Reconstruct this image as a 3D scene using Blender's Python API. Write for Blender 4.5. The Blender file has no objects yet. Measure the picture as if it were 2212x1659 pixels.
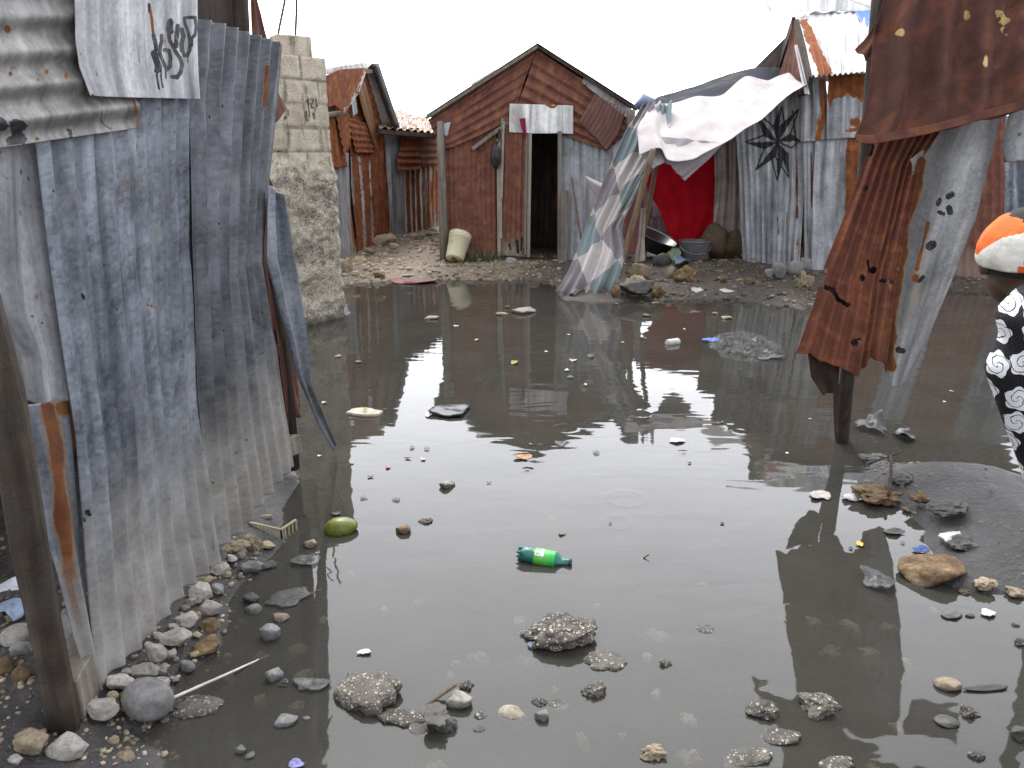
import bpy, bmesh, math, random
import numpy as np
from mathutils import Vector, Matrix

# ------------------------------------------------------------------ camera
S = bpy.context.scene
COL = S.collection
R = math.radians
F, CX, CY = 1720.0, 1106.0, 829.5          # photograph measured on a 2212 x 1659 sheet
TH, HCAM = R(16.6), 1.6
cam = bpy.data.cameras.new("Camera")
cam.sensor_width = 36; cam.lens = 36 * F / 2212
cam.clip_start = .05; cam.clip_end = 1000
camo = bpy.data.objects.new("Camera", cam); COL.objects.link(camo)
camo.location = (0, 0, HCAM); camo.rotation_euler = (R(90) - TH, 0, 0)
S.camera = camo

# ------------------------------------------------------------------ sky, sun, exposure
SUN_EL, SUN_AZ = R(58), R(-10)              # azimuth clockwise from +Y
W = bpy.data.worlds.new("World"); S.world = W; W.use_nodes = True
wn = W.node_tree.nodes; wl = W.node_tree.links; wn.clear()
sky = wn.new("ShaderNodeTexSky"); sky.sky_type = 'NISHITA'; sky.sun_disc = False
sky.sun_elevation = SUN_EL; sky.sun_rotation = SUN_AZ
sky.altitude = 0; sky.air_density = 1.0; sky.dust_density = 6.0; sky.ozone_density = 1.0
bw = wn.new("ShaderNodeRGBToBW"); wl.new(sky.outputs[0], bw.inputs[0])
ov = wn.new("ShaderNodeMix"); ov.data_type = 'RGBA'; ov.inputs[0].default_value = .88   # overcast: almost grey
wl.new(sky.outputs[0], ov.inputs[6])
cool = wn.new("ShaderNodeMix"); cool.data_type = 'RGBA'; cool.blend_type = 'MULTIPLY'; cool.inputs[0].default_value = 1
wl.new(bw.outputs[0], cool.inputs[6]); cool.inputs[7].default_value = (.965, .99, 1.06, 1)
cld = wn.new("ShaderNodeMix"); cld.data_type = 'RGBA'; cld.inputs[0].default_value = .80    # an even cloud layer over the clear sky
wl.new(cool.outputs[2], cld.inputs[6]); 
geo = wn.new("ShaderNodeTexCoord"); nrm = wn.new("ShaderNodeVectorMath"); nrm.operation = 'DOT_PRODUCT'; wl.new(geo.outputs['Generated'], nrm.inputs[0])
nrm.inputs[1].default_value = (math.sin(R(-4))*math.cos(R(20)), math.cos(R(-4))*math.cos(R(20)), math.sin(R(20)))
gr = wn.new("ShaderNodeMapRange"); gr.interpolation_type = 'SMOOTHSTEP'; wl.new(nrm.outputs['Value'], gr.inputs[0])
gr.inputs[1].default_value = .48; gr.inputs[2].default_value = 1.0; gr.inputs[3].default_value = 8.0; gr.inputs[4].default_value = 27.0
cl2 = wn.new("ShaderNodeCombineColor"); [wl.new(gr.outputs[0], cl2.inputs[i]) for i in range(3)]
blu = wn.new("ShaderNodeMix"); blu.data_type = 'RGBA'; blu.blend_type = 'MULTIPLY'; blu.inputs[0].default_value = 1; blu.inputs[7].default_value = (.97, .99, 1.05, 1); wl.new(cl2.outputs[0], blu.inputs[6])
wl.new(blu.outputs[2], cld.inputs[7])
wl.new(cld.outputs[2], ov.inputs[7])
bg = wn.new("ShaderNodeBackground"); bg.inputs[1].default_value = .15
wl.new(ov.outputs[2], bg.inputs[0])
wo = wn.new("ShaderNodeOutputWorld"); wl.new(bg.outputs[0], wo.inputs[0])
sl = bpy.data.lights.new("sun", 'SUN'); sl.energy = 1.2; sl.angle = R(14); sl.color = (1, .97, .92)
so = bpy.data.objects.new("sun", sl); COL.objects.link(so); so.location = (0, 0, 20)
_d = Vector((math.sin(SUN_AZ) * math.cos(SUN_EL), math.cos(SUN_AZ) * math.cos(SUN_EL), math.sin(SUN_EL)))
so.rotation_euler = _d.to_track_quat('Z', 'Y').to_euler()
S.view_settings.view_transform = 'Standard'; S.view_settings.look = 'None'
S.view_settings.exposure = .70; S.view_settings.gamma = 1
try:
    S.cycles.max_bounces = 7; S.cycles.transparent_max_bounces = 10
    S.cycles.diffuse_bounces = 4; S.cycles.caustics_reflective = False; S.cycles.caustics_refractive = False
except Exception: pass

# ------------------------------------------------------------------ numpy noise
def _hash(i, j, k):
    n = (i.astype(np.int64) * 374761393 + j.astype(np.int64) * 668265263 + k.astype(np.int64) * 2147483647)
    n = (n ^ (n >> 13)) * 1274126177 & 0x7fffffffffff
    n = n ^ (n >> 16)
    return (n & 0xffff) / 65535.0
def vn(x, y, z=0.0):
    x, y, z = np.broadcast_arrays(np.asarray(x, float), np.asarray(y, float), np.asarray(z, float))
    i, j, k = np.floor(x), np.floor(y), np.floor(z)
    a, b, c = x - i, y - j, z - k
    a, b, c = a*a*(3-2*a), b*b*(3-2*b), c*c*(3-2*c)
    r = 0
    for di in (0, 1):
        for dj in (0, 1):
            for dk in (0, 1):
                r = r + _hash(i+di, j+dj, k+dk) * (a if di else 1-a) * (b if dj else 1-b) * (c if dk else 1-c)
    return r                                  # 0..1
def fbm(x, y, z=0.0, o=4):
    r, s, t = 0, .5, 0
    for q in range(o):
        r = r + s * vn(np.asarray(x)*2**q + 17.3*q, np.asarray(y)*2**q + 5.1*q, np.asarray(z)*2**q + 9.7*q); t += s; s *= .5
    return r / t
def sstep(a, b, x):
    t = np.clip((x - a) / (b - a), 0, 1); return t*t*(3-2*t)

# ------------------------------------------------------------------ where things stand
cT, sT = math.cos(TH), math.sin(TH)
def ray(px, py):
    u, r = (CY - py) / F, (px - CX) / F
    return np.array([r, cT + sT*u, -sT + cT*u])
EYE = np.array([0, 0, HCAM])
def P(px, py, Y): d = ray(px, py); return EYE + d * (Y / d[1])
def G(px, py, z=0.0): d = ray(px, py); return EYE + d * ((z - HCAM) / d[2])
def PL(px, py, pl):
    o, n = pl; d = ray(px, py); return EYE + d * (np.dot(o - EYE, n) / np.dot(d, n))
def vplane(a, b):                               # vertical plane through two ground points, normal to the camera's side
    a = np.array([a[0], a[1], 0.]); b = np.array([b[0], b[1], 0.]); t = b - a
    n = np.array([t[1], -t[0], 0.]); n /= np.linalg.norm(n)
    if np.dot(EYE - a, n) < 0: n = -n
    return (a, n)
def shift(pl, off): return (pl[0] + pl[1]*off, pl[1])
def pix(V):                                     # photograph coordinates of points, used to set paint and rust on sheets
    d = V - EYE; w = d[:, 1]*cT - d[:, 2]*sT; w = np.maximum(w, 1e-3)
    up = d[:, 1]*sT + d[:, 2]*cT
    return CX + F*d[:, 0]/w, CY - F*up/w
def mpp(p): d = np.asarray(p) - EYE; return (d[1]*cT - d[2]*sT) / F     # metres per photograph pixel there

# ------------------------------------------------------------------ object helpers
WL = {}
def tag(o, label=None, cat=None, group=None, kind=None):
    for k, v in (("label", label), ("category", cat), ("group", group), ("kind", kind)):
        if v: o[k] = v
    return o
def thing(name, label, cat, loc, group=None):
    o = bpy.data.objects.new(name, None); COL.objects.link(o); o.location = loc; o.empty_display_size = .1
    WL[o.name] = np.array(loc, float); return tag(o, label, cat, group)
def mesh(name, V, Fc, mt, parent=None, loc=None, smooth=True, uv=None, mask=None, thick=0, label=None):
    V = np.asarray(V, float)
    if parent is not None: base = WL[parent.name]
    elif loc is not None: base = np.array(loc, float)
    else: base = np.array([V[:, 0].mean(), V[:, 1].mean(), V[:, 2].min()])
    me = bpy.data.meshes.new(name); me.from_pydata((V - base).tolist(), [], [list(map(int, f)) for f in Fc]); me.update()
    if uv is not None:
        l = me.uv_layers.new(name="UVMap"); vi = np.empty(len(me.loops), int); me.loops.foreach_get("vertex_index", vi)
        l.data.foreach_set("uv", np.asarray(uv, float)[vi].ravel())
    if mask is not None:
        a = me.color_attributes.new("mask", 'FLOAT_COLOR', 'POINT')
        a.data.foreach_set("color", np.c_[mask, np.ones(len(mask))].astype(float).ravel())
    if smooth: me.polygons.foreach_set("use_smooth", np.ones(len(me.polygons), bool))
    for m in (mt if isinstance(mt, (list, tuple)) else [mt]): me.materials.append(m)
    o = bpy.data.objects.new(name, me); COL.objects.link(o)
    if parent is not None: o.parent = parent
    else: o.location = base
    WL[o.name] = base
    if thick:
        s = o.modifiers.new("thickness", 'SOLIDIFY'); s.thickness = thick; s.offset = 0
    if label: o["label"] = label
    return o
class MB:
    def __init__(s): s.v, s.f = [], []
    def add(s, V, Fc): n = len(s.v); s.v += [tuple(map(float, p)) for p in V]; s.f += [[n+i for i in f] for f in Fc]; return s
    def build(s, name, mt, parent=None, **k): return mesh(name, s.v, s.f, mt, parent, **k)
def tube(pts, rad, seg=10, rough=0.0, seed=0):
    pts = [np.array(p, float) for p in pts]; n = len(pts)
    rad = [rad]*n if np.isscalar(rad) else list(rad)
    V, Fc = [], []
    for i, p in enumerate(pts):
        t = pts[min(i+1, n-1)] - pts[max(i-1, 0)]; t /= np.linalg.norm(t)
        a = np.array([1., 0, 0]) if abs(t[0]) < .8 else np.array([0, 1., 0])
        a = a - t*np.dot(a, t); a /= np.linalg.norm(a); b = np.cross(t, a)
        for k in range(seg):
            q = 2*math.pi*k/seg; r = rad[i]
            if rough: r *= 1 + rough*(2*float(fbm(math.cos(q)*1.5+seed, math.sin(q)*1.5, i*.6+seed)) - 1)
            V.append(p + (a*math.cos(q) + b*math.sin(q))*r)
    for i in range(n-1):
        for k in range(seg):
            Fc.append([i*seg+k, i*seg+(k+1) % seg, (i+1)*seg+(k+1) % seg, (i+1)*seg+k])
    Fc.append(list(range(seg))[::-1]); Fc.append([(n-1)*seg+k for k in range(seg)])
    return V, Fc
def lerp_path(p0, p1, n, wob=0, seed=0):
    p0, p1 = np.array(p0), np.array(p1); out = []
    for i in range(n):
        t = i/(n-1); q = p0*(1-t)+p1*t
        if wob: q = q + wob*np.array([float(vn(t*4+seed, 1.3)), float(vn(t*4, 7.7+seed)), 0])*2 - wob*np.array([1, 1, 0])
        out.append(q)
    return out
def beam(p0, p1, w, h, up=(0, 0, 1)):
    p0, p1 = np.array(p0, float), np.array(p1, float); t = p1-p0; t /= np.linalg.norm(t)
    a = np.cross(t, np.array(up, float))
    if np.linalg.norm(a) < 1e-3: a = np.cross(t, np.array([0, 1., 0]))
    a /= np.linalg.norm(a); b = np.cross(a, t)
    V = [p + a*sx*w/2 + b*sz*h/2 for p in (p0, p1) for sx, sz in ((-1, -1), (1, -1), (1, 1), (-1, 1))]
    return V, [[3, 2, 1, 0], [4, 5, 6, 7], [0, 1, 5, 4], [1, 2, 6, 5], [2, 3, 7, 6], [3, 0, 4, 7]]
def beam_obj(name, p0, p1, w, h, mt, parent=None, up=(0, 0, 1), bev=.004, **k):
    V, Fc = beam(p0, p1, w, h, up); o = mesh(name, V, Fc, mt, parent, smooth=False, **k)
    b = o.modifiers.new("edge", 'BEVEL'); b.width = bev; b.segments = 2
    return o

# ------------------------------------------------------------------ sheets (tin and cloth)
def edge(pts, n, pl):
    q = [PL(p[0], p[1], pl) if len(p) == 2 else P(*p) for p in pts]
    q = np.array(q); s = np.r_[0, np.cumsum(np.linalg.norm(np.diff(q, axis=0), axis=1))]; s /= s[-1]
    t = np.linspace(0, 1, n)
    c = np.stack([np.interp(t, s, q[:, k]) for k in range(3)], 1)
    if len(pts) > 2:                            # soften the corners of the traced edge
        for _ in range(3):
            c[1:-1] = c[1:-1]*.5 + (c[:-2]+c[2:])*.25
    return c
def segdist(x, y, pts):
    d = np.full(x.shape, 1e9)
    if len(pts) == 1: return np.hypot(x-pts[0][0], y-pts[0][1])
    for (ax, ay), (bx, by) in zip(pts[:-1], pts[1:]):
        L = (bx-ax)**2+(by-ay)**2 + 1e-9; t = np.clip(((x-ax)*(bx-ax)+(y-ay)*(by-ay))/L, 0, 1)
        d = np.minimum(d, np.hypot(x-ax-t*(bx-ax), y-ay-t*(by-ay)))
    return d
def inpoly(x, y, pts):
    r = np.zeros(x.shape, bool); n = len(pts)
    for i in range(n):
        (ax, ay), (bx, by) = pts[i], pts[(i+1) % n]
        if ay == by: continue
        c = ((ay > y) != (by > y)) & (x < (bx-ax)*(y-ay)/(by-ay)+ax); r ^= c
    return r
SEED = [0]
def sheet(name, parent, mt, L, Rr, T=None, B=None, pl=None, off=0.0, n=8, amp=.008, along='v', nu=60, nv=80, rust=(), pale=(),
          paint=(), holes=(), tear=0.0, wob=.006, disp=None, thick=.002, label=None, bias=0.0, phase=None, dent=.5, loc=None, slant=0.0, topfade=None, nails=()):
    SEED[0] += 1; sd = SEED[0]*3.17
    pl = pl or (np.array([0, 10., 0]), np.array([0, -1., 0])); pls = shift(pl, off)
    l, r = edge(L, nv, pls), edge(Rr, nv, pls)
    t = edge(T if T else [L[0], Rr[0]], nu, pls); b = edge(B if B else [L[-1], Rr[-1]], nu, pls)
    u = np.linspace(0, 1, nu)[None, :, None]; v = np.linspace(0, 1, nv)[:, None, None]
    Pt = (1-v)*t[None] + v*b[None] + (1-u)*l[:, None] + u*r[:, None] \
        - ((1-u)*(1-v)*t[0] + u*(1-v)*t[-1] + (1-u)*v*b[0] + u*v*b[-1])
    Wd = np.linalg.norm(r[nv//2]-l[nv//2]); Hd = np.linalg.norm(b[nu//2]-t[nu//2])
    du = np.gradient(Pt, axis=1); dv = np.gradient(Pt, axis=0)
    N = np.cross(du, dv); N /= np.linalg.norm(N, axis=2, keepdims=True)+1e-12
    c = EYE - Pt
    if (N*c).sum() < 0: N = -N
    U, Vv = np.broadcast_to(u[..., 0], (nv, nu)), np.broadcast_to(v[..., 0], (nv, nu))
    um, vm = U*Wd, Vv*Hd
    d = np.zeros((nv, nu))
    if n:
        ph = (sd % 6.28) if phase is None else phase
        co = (U if along == 'v' else Vv) + slant*(Vv if along == 'v' else U)
        ac = Vv*Hd if along == 'v' else U*Wd
        w1 = (fbm(um*1.2+sd, vm*.9, sd, 2)-.5)*.10
        wave = np.sin(2*math.pi*n*(co+w1/n*2)+ph)
        wave = 2*(.5+.5*wave)**(2.1 if nails else 1.25)-(.8 if nails else .93)
        flat = np.clip(1-dent*2*np.clip(fbm(um*2.2+sd, vm*1.6+sd, 3.3, 3)-.42, 0, 1)*2, .15, 1)
        d += amp*wave*flat
    d += wob*(fbm(um*1.7+sd, vm*1.3, sd+4, 3)-.5)*2
    if dent: d -= amp*1.6*np.clip(fbm(um*9+sd, vm*6, 1.7, 2)-.62, 0, 1)*2.2*dent
    if disp: d += disp(U, Vv)
    if tear:
        e = tear*(fbm(um*9+sd, 0*um, sd, 4)**1.5 + .35*vn(um*45, 0*um, sd))
        Pt = Pt - dv*(nv-1)*(e*sstep(.6, 1, Vv))[..., None]
        e2 = tear*.5*(fbm(0*um+sd, vm*10, sd, 4)-.4)
        Pt = Pt + du*(nu-1)*(e2*(sstep(.85, 1, U)-sstep(.15, 0, U)))[..., None]
    Pt = Pt + N*d[..., None]
    V = Pt.reshape(-1, 3); X, Y = pix(V)
    rust, paint = list(rust), list(paint); rk = random.Random(int(sd*10))
    for nv_ in nails:                           # nails on some of the ridges, each with a short rust run
        for k in range(int(n)):
            if rk.random() < .6:
                i = min(int((nv_+rk.uniform(-.02, .02))*(nv-1)), nv-1)*nu+min(int((k+.5)/n*(nu-1)), nu-1); x, y = X[i], Y[i]
                rust += [('e', x, y, 3.5, 4.5, 1.2), ('l', 2.2, [(x, y), (x+rk.uniform(-1, 2), y+rk.uniform(10, 34))], .55)]; paint.append(('l', 1.2, [(x, y)]))
    jn = fbm(um*7+sd, vm*7, 2.2, 4).ravel()-.5; jf = fbm(um*30+sd, vm*30, 8.2, 2).ravel()-.5
    m = np.zeros((nv*nu, 3)); m[:, 0] = bias
    for a in rust:
        if a[0] == 'l': q = 1-segdist(X, Y, a[2])/a[1]
        elif a[0] == 'p': q = np.where(inpoly(X+26*jn, Y+26*jn, a[2]), a[1], -9)
        else: q = 1-np.hypot((X-a[1])/a[3], (Y-a[2])/a[4])
        st = a[3] if a[0] == 'l' and len(a) > 3 else (a[5] if a[0] == 'e' and len(a) > 5 else 1)
        if a[0] == 'p': m[:, 0] = np.maximum(m[:, 0], np.where(q > -5, q, -9))
        else: m[:, 0] = np.maximum(m[:, 0], np.clip(q+jn*.9, -1, 1)*st) if st > 0 else m[:, 0] + np.clip(q+.25+jn*1.2+jf*2.0, 0, 1)*st
    for a in pale:
        q = 1-np.hypot((X-a[1])/a[3], (Y-a[2])/a[4]); m[:, 2] = np.maximum(m[:, 2], np.clip(q*1.6+jn, 0, 1)*(a[5] if len(a) > 5 else 1))
    if topfade: m[:, 2] = np.maximum(m[:, 2], np.clip((Vv.ravel()-topfade)/(1-topfade)*1.6+jn*.8, 0, 1))
    for a in paint:
        if a[0] == 'l': q = np.clip((a[1]-segdist(X, Y, a[2]))/1.2+.5+jf*.6, 0, 1)*(a[3] if len(a) > 3 else 1)
        else: q = np.where(inpoly(X+3*jf, Y+3*jf, a[1]), 1., 0.)
        m[:, 1] = np.maximum(m[:, 1], q)
    idx = np.arange(nu*nv).reshape(nv, nu)
    Fc = np.stack([idx[:-1, :-1], idx[1:, :-1], idx[1:, 1:], idx[:-1, 1:]], -1).reshape(-1, 4)
    if holes:
        k = np.ones(len(Fc), bool); cx, cy, cj, cf = X[Fc].mean(1), Y[Fc].mean(1), jn[Fc].mean(1), jf[Fc].mean(1)
        for a in holes:
            if a[0] == 'l': k &= ~(segdist(cx+18*cj, cy+18*cj, a[2]) < a[1]*(1+1.2*cj+.8*cf))
            elif a[0] == 'p': k &= ~inpoly(cx+14*cj+4*cf, cy+14*cj+4*cf, a[1])
            else: k &= ~(np.hypot((cx-a[1])/a[3], (cy-a[2])/a[4]) < 1+1.5*cj+.8*cf)
        Fc = Fc[k]
        used = np.unique(Fc); mp = -np.ones(len(V), int); mp[used] = np.arange(len(used))
        V, m, Fc = V[used], m[used], mp[Fc]; uvv = np.stack([um.ravel(), vm.ravel()], 1)[used]
    else: uvv = np.stack([um.ravel(), vm.ravel()], 1)
    return mesh(name, V, Fc, mt, parent, loc=loc, uv=uvv+np.array([sd*.77, sd*.31]), mask=m, thick=thick, label=label)
def quad_sheet(name, parent, mt, c, n=8, amp=.01, nu=60, nv=30, along='v', **k):
    """sheet between four world corners: top left, top right, bottom right, bottom left"""
    a, b, c2, d = [np.array(q, float) for q in c]; SEED[0] += 1; sd = SEED[0]*2.7
    u = np.linspace(0, 1, nu)[None, :, None]; v = np.linspace(0, 1, nv)[:, None, None]
    Pt = (1-v)*((1-u)*a+u*b)+v*((1-u)*d+u*c2)
    N = np.cross(b-a, d-a); N /= np.linalg.norm(N)
    U, Vv = np.broadcast_to(u[..., 0], (nv, nu)), np.broadcast_to(v[..., 0], (nv, nu))
    dd = amp*np.sin(2*math.pi*n*(U if along == 'v' else Vv)) + .008*(fbm(U*5+sd, Vv*4, sd, 3)-.5)
    Pt = Pt + N*dd[..., None]
    uvv = np.stack([U.ravel()*np.linalg.norm(b-a)+sd, Vv.ravel()*np.linalg.norm(d-a)+sd], 1)
    idx = np.arange(nu*nv).reshape(nv, nu)
    Fc = np.stack([idx[:-1, :-1], idx[1:, :-1], idx[1:, 1:], idx[:-1, 1:]], -1).reshape(-1, 4)
    m = np.zeros((nu*nv, 3)); m[:, 0] = k.pop('bias', 0)
    return mesh(name, Pt.reshape(-1, 3), Fc, mt, parent, uv=uvv, mask=m, thick=.003, **k)

# ------------------------------------------------------------------ materials
class Mat:
    def __init__(s, name):
        s.m = bpy.data.materials.new(name); s.m.use_nodes = True; s.t = s.m.node_tree; s.t.nodes.clear()
        s.o = s.n("OutputMaterial"); s.p = s.n("BsdfPrincipled"); s.t.links.new(s.p.outputs[0], s.o.inputs[0])
    def n(s, ty, ins=None, **pr):
        nd = s.t.nodes.new("ShaderNode"+ty)
        for k, v in pr.items(): setattr(nd, k, v)
        for k, v in (ins or {}).items(): s.set(nd, k, v)
        return nd
    def set(s, nd, k, v):
        i = nd.inputs[k]
        if isinstance(v, bpy.types.NodeSocket): s.t.links.new(v, i)
        else: i.default_value = (*v, 1) if isinstance(v, tuple) and len(v) == 3 and i.type == 'RGBA' else v
    def math(s, op, a, b=0.0, c=None, clamp=False):
        nd = s.n("Math", {0: a, 1: b}, operation=op, use_clamp=clamp)
        if c is not None: s.set(nd, 2, c)
        return nd.outputs[0]
    def mix(s, f, a, b, bl='MIX'):
        nd = s.n("Mix", data_type='RGBA', blend_type=bl); s.set(nd, 0, f); s.set(nd, 6, a); s.set(nd, 7, b); return nd.outputs[2]
    def ramp(s, f, st, interp='LINEAR'):
        nd = s.n("ValToRGB", {0: f}); cr = nd.color_ramp; cr.interpolation = interp
        while len(cr.elements) < len(st): cr.elements.new(.5)
        for e, (p, c) in zip(cr.elements, st): e.position = p; e.color = (*c, 1) if isinstance(c, tuple) else (c, c, c, 1)
        return nd.outputs[0]
    def coord(s, kind='Object', sc=(1, 1, 1), rot=(0, 0, 0)):
        return s.n("Mapping", {0: s.n("TexCoord").outputs[kind], 'Scale': sc, 'Rotation': rot}).outputs[0]
    def noise(s, v, sc, det=4, ro=.55, dist=0.0): return s.n("TexNoise", {'Vector': v, 'Scale': sc, 'Detail': det, 'Roughness': ro, 'Distortion': dist}).outputs[0]
    def vor(s, v, sc, out=0, feature='F1'): return s.n("TexVoronoi", {'Vector': v, 'Scale': sc}, feature=feature).outputs[out]
    def sm(s, f, a, b): return s.n("MapRange", {0: f, 1: a, 2: b, 3: 0.0, 4: 1.0}, interpolation_type='SMOOTHSTEP').outputs[0]
    def bump(s, h, st=.3, dist=.01):
        s.set(s.p, 'Normal', s.n("Bump", {'Strength': st, 'Distance': dist, 'Height': h}).outputs[0])
    def pr(s, **k):
        for a, v in k.items(): s.set(s.p, {'col': 'Base Color', 'ro': 'Roughness', 'me': 'Metallic', 'spec': 'Specular IOR Level', 'trans': 'Transmission Weight', 'alpha': 'Alpha', 'sheen': 'Sheen Weight'}[a], v)
        return s.m

def tin(name, g0, g1, r0, r1, r2, bias=0.0, k=.75, streak=.5, metal=.25, rough=.5, speck=0.0):
    M = Mat(name); uv = M.coord('UV')
    a = M.n("Attribute", attribute_name="mask").outputs[0]; sp = M.n("SeparateColor", {0: a})
    st = M.noise(M.n("Mapping", {0: uv, 'Scale': (30, 1.6, 1)}).outputs[0], 1, 5, .6)
    st2 = M.noise(M.n("Mapping", {0: uv, 'Scale': (70, 5, 1)}).outputs[0], 1, 3, .6)
    bl = M.noise(uv, 5.5, 6, .6, .4); fi = M.noise(uv, 55, 4, .65); sg = M.vor(uv, 75, 1)
    sgv = M.n("SeparateColor", {0: sg}).outputs[0]
    gm = M.math('ADD', M.math('MULTIPLY', bl, .55), M.math('ADD', M.math('MULTIPLY', st, .35), M.math('ADD', M.math('MULTIPLY', sgv, .10), M.math('MULTIPLY', fi, .16))))
    lo = M.ramp(M.noise(M.n('Mapping', {0: uv, 'Scale': (8.5, .8, 1)}).outputs[0], 1, 4, .6, .6), [(.36, .52), (.5, .92), (.66, 1.32)])
    gal = M.mix(1.0, M.ramp(gm, [(.40, g0), (.57, tuple((x+y)/2 for x, y in zip(g0, g1))), (.74, g1)]), lo, 'MULTIPLY')
    stn = M.sm(st2, .60, .80)
    gal = M.mix(M.math('MULTIPLY', stn, .35), gal, (.10, .085, .07))
    val = M.math('ADD', sp.outputs[0], M.math('ADD', M.math('MULTIPLY', M.math('SUBTRACT', bl, .5), k), M.math('MULTIPLY', M.math('SUBTRACT', st, .5), streak)))
    val = M.math('ADD', val, bias)
    val = M.math('ADD', val, M.math('MULTIPLY', M.math('SUBTRACT', fi, .5), .25))
    rf = M.sm(val, .30, .46)
    rn = M.math('ADD', M.math('MULTIPLY', M.noise(uv, 7, 7, .68, .8), .55), M.math('ADD', M.math('MULTIPLY', M.noise(M.n('Mapping', {0: uv, 'Scale': (13, 3.2, 1)}).outputs[0], 1, 5, .65), .3), M.math('MULTIPLY', fi, .15)))
    rc = M.ramp(rn, [(.34, r0), (.5, r1), (.70, r2)])
    ed = M.math('MULTIPLY', M.sm(val, .26, .36), M.math('SUBTRACT', 1.0, M.sm(val, .40, .50)))
    rc = M.mix(M.math('MULTIPLY', ed, .55), rc, (.30, .13, .035))
    col = M.mix(rf, gal, rc)
    halo = M.math('MULTIPLY', M.sm(val, .10, .32), .35)
    col = M.mix(M.math('MULTIPLY', halo, M.math('SUBTRACT', 1.0, rf)), col, (.26, .17, .07))
    pit = M.math('MULTIPLY', M.sm(M.noise(uv, 21, 2, .5), .70, .74), speck)
    col = M.mix(pit, col, (.05, .03, .022))
    dust = M.math('MULTIPLY', sp.outputs[2], M.ramp(fi, [(.3, .55), (.7, 1.0)]))
    col = M.mix(dust, col, M.ramp(bl, [(.3, (.27, .252, .225)), (.7, (.42, .397, .358))]))
    pt = M.math('MULTIPLY', M.sm(sp.outputs[1], .25, .6), M.ramp(fi, [(.3, .75), (.5, 1.0)]))
    col = M.mix(pt, col, (.012, .012, .014))
    M.bump(M.math('ADD', M.math('MULTIPLY', fi, .5), M.math('MULTIPLY', rf, M.noise(uv, 120, 3, .7))), .35, .003)
    dry = M.math('MULTIPLY', M.math('SUBTRACT', 1.0, rf), M.math('SUBTRACT', 1.0, sp.outputs[2]))
    return M.pr(col=col, me=M.math('MULTIPLY', dry, metal), ro=M.math('ADD', M.math('MULTIPLY', rf, .88-rough), M.math('ADD', M.math('MULTIPLY', fi, .22), rough-.08)), spec=.35)
RD = ((.040, .016, .012), (.105, .038, .026), (.22, .085, .03))
RM = ((.088, .036, .029), (.175, .070, .050), (.34, .165, .080))
RO = ((.12, .035, .015), (.25, .08, .025), (.46, .19, .06))
RN = ((.05, .02, .013), (.15, .055, .022), (.33, .13, .04))
T_BLUE = tin("tin_blue_grey", (.050, .058, .073), (.315, .345, .395), *RN, bias=-.12, k=.5, streak=.35, metal=.3, rough=.42, speck=.15)
T_DARK = tin("tin_dark_grey", (.042, .046, .054), (.195, .205, .228), *RN, bias=-.14, k=.5, streak=.3, metal=.3, rough=.45)
T_PALE = tin("tin_pale", (.19, .19, .205), (.45, .455, .48), *RN, bias=-.04, k=.6, streak=.35, metal=.1, rough=.55, speck=.8)
T_GREY = tin("tin_grey", (.19, .205, .225), (.45, .47, .49), *RD, bias=-.02, k=.7, streak=.6, metal=.15, rough=.5, speck=.4)
T_CHALK = tin("tin_chalky", (.24, .24, .255), (.60, .60, .62), *RN, bias=-.06, k=.6, streak=.4, metal=.05, rough=.6, speck=.5)
T_OLD = tin("tin_old_brownish", (.12, .115, .11), (.36, .35, .335), *RN, bias=-.04, k=.6, streak=.3, metal=.1, rough=.55, speck=.5)
T_HANG = tin("tin_hanging_rust", (.2, .19, .18), (.34, .33, .32), (.065, .026, .018), (.165, .058, .036), (.40, .145, .045), bias=.85, k=.5, streak=.3)
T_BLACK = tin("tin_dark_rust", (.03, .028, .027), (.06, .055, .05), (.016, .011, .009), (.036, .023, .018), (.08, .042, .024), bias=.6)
T_MIX = tin("tin_half_rusted", (.21, .22, .24), (.50, .51, .52), *RO, bias=.12, k=1.0, streak=1.3, metal=.15, rough=.5)
T_BROWN = tin("tin_brown_rust", (.13, .115, .12), (.22, .19, .19), *RD, bias=.85, k=.5, streak=.4)
T_SPOT = tin("tin_brown_bare_spots", (.30, .20, .075), (.46, .33, .14), (.036, .017, .014), (.080, .032, .024), (.20, .066, .030), bias=.85, k=.5, streak=.4)
T_MAROON = tin("tin_maroon_rust", (.16, .12, .12), (.27, .22, .21), *RM, bias=.80, k=.55, streak=.5)
T_ORANGE = tin("tin_orange_rust", (.34, .33, .32), (.6, .58, .56), (.08, .026, .014), (.20, .064, .025), (.46, .18, .055), bias=.48, k=.9, streak=1.2)
T_PURPLE = tin("tin_purple_brown", (.13, .115, .12), (.22, .19, .19), (.10, .052, .046), (.155, .078, .066), (.25, .13, .085), bias=.8, k=.5, streak=.4)
T_STAIN = tin("tin_grey_orange_stain", (.155, .158, .162), (.40, .402, .405), *RN, bias=-.03, k=.6, streak=.45, metal=.15, rough=.5, speck=.3)
T_WHITE = tin("tin_whitewashed", (.5, .5, .5), (.82, .82, .81), *RO, bias=-.15, k=.5, streak=.4, metal=.0, rough=.6, speck=.3)

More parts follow.
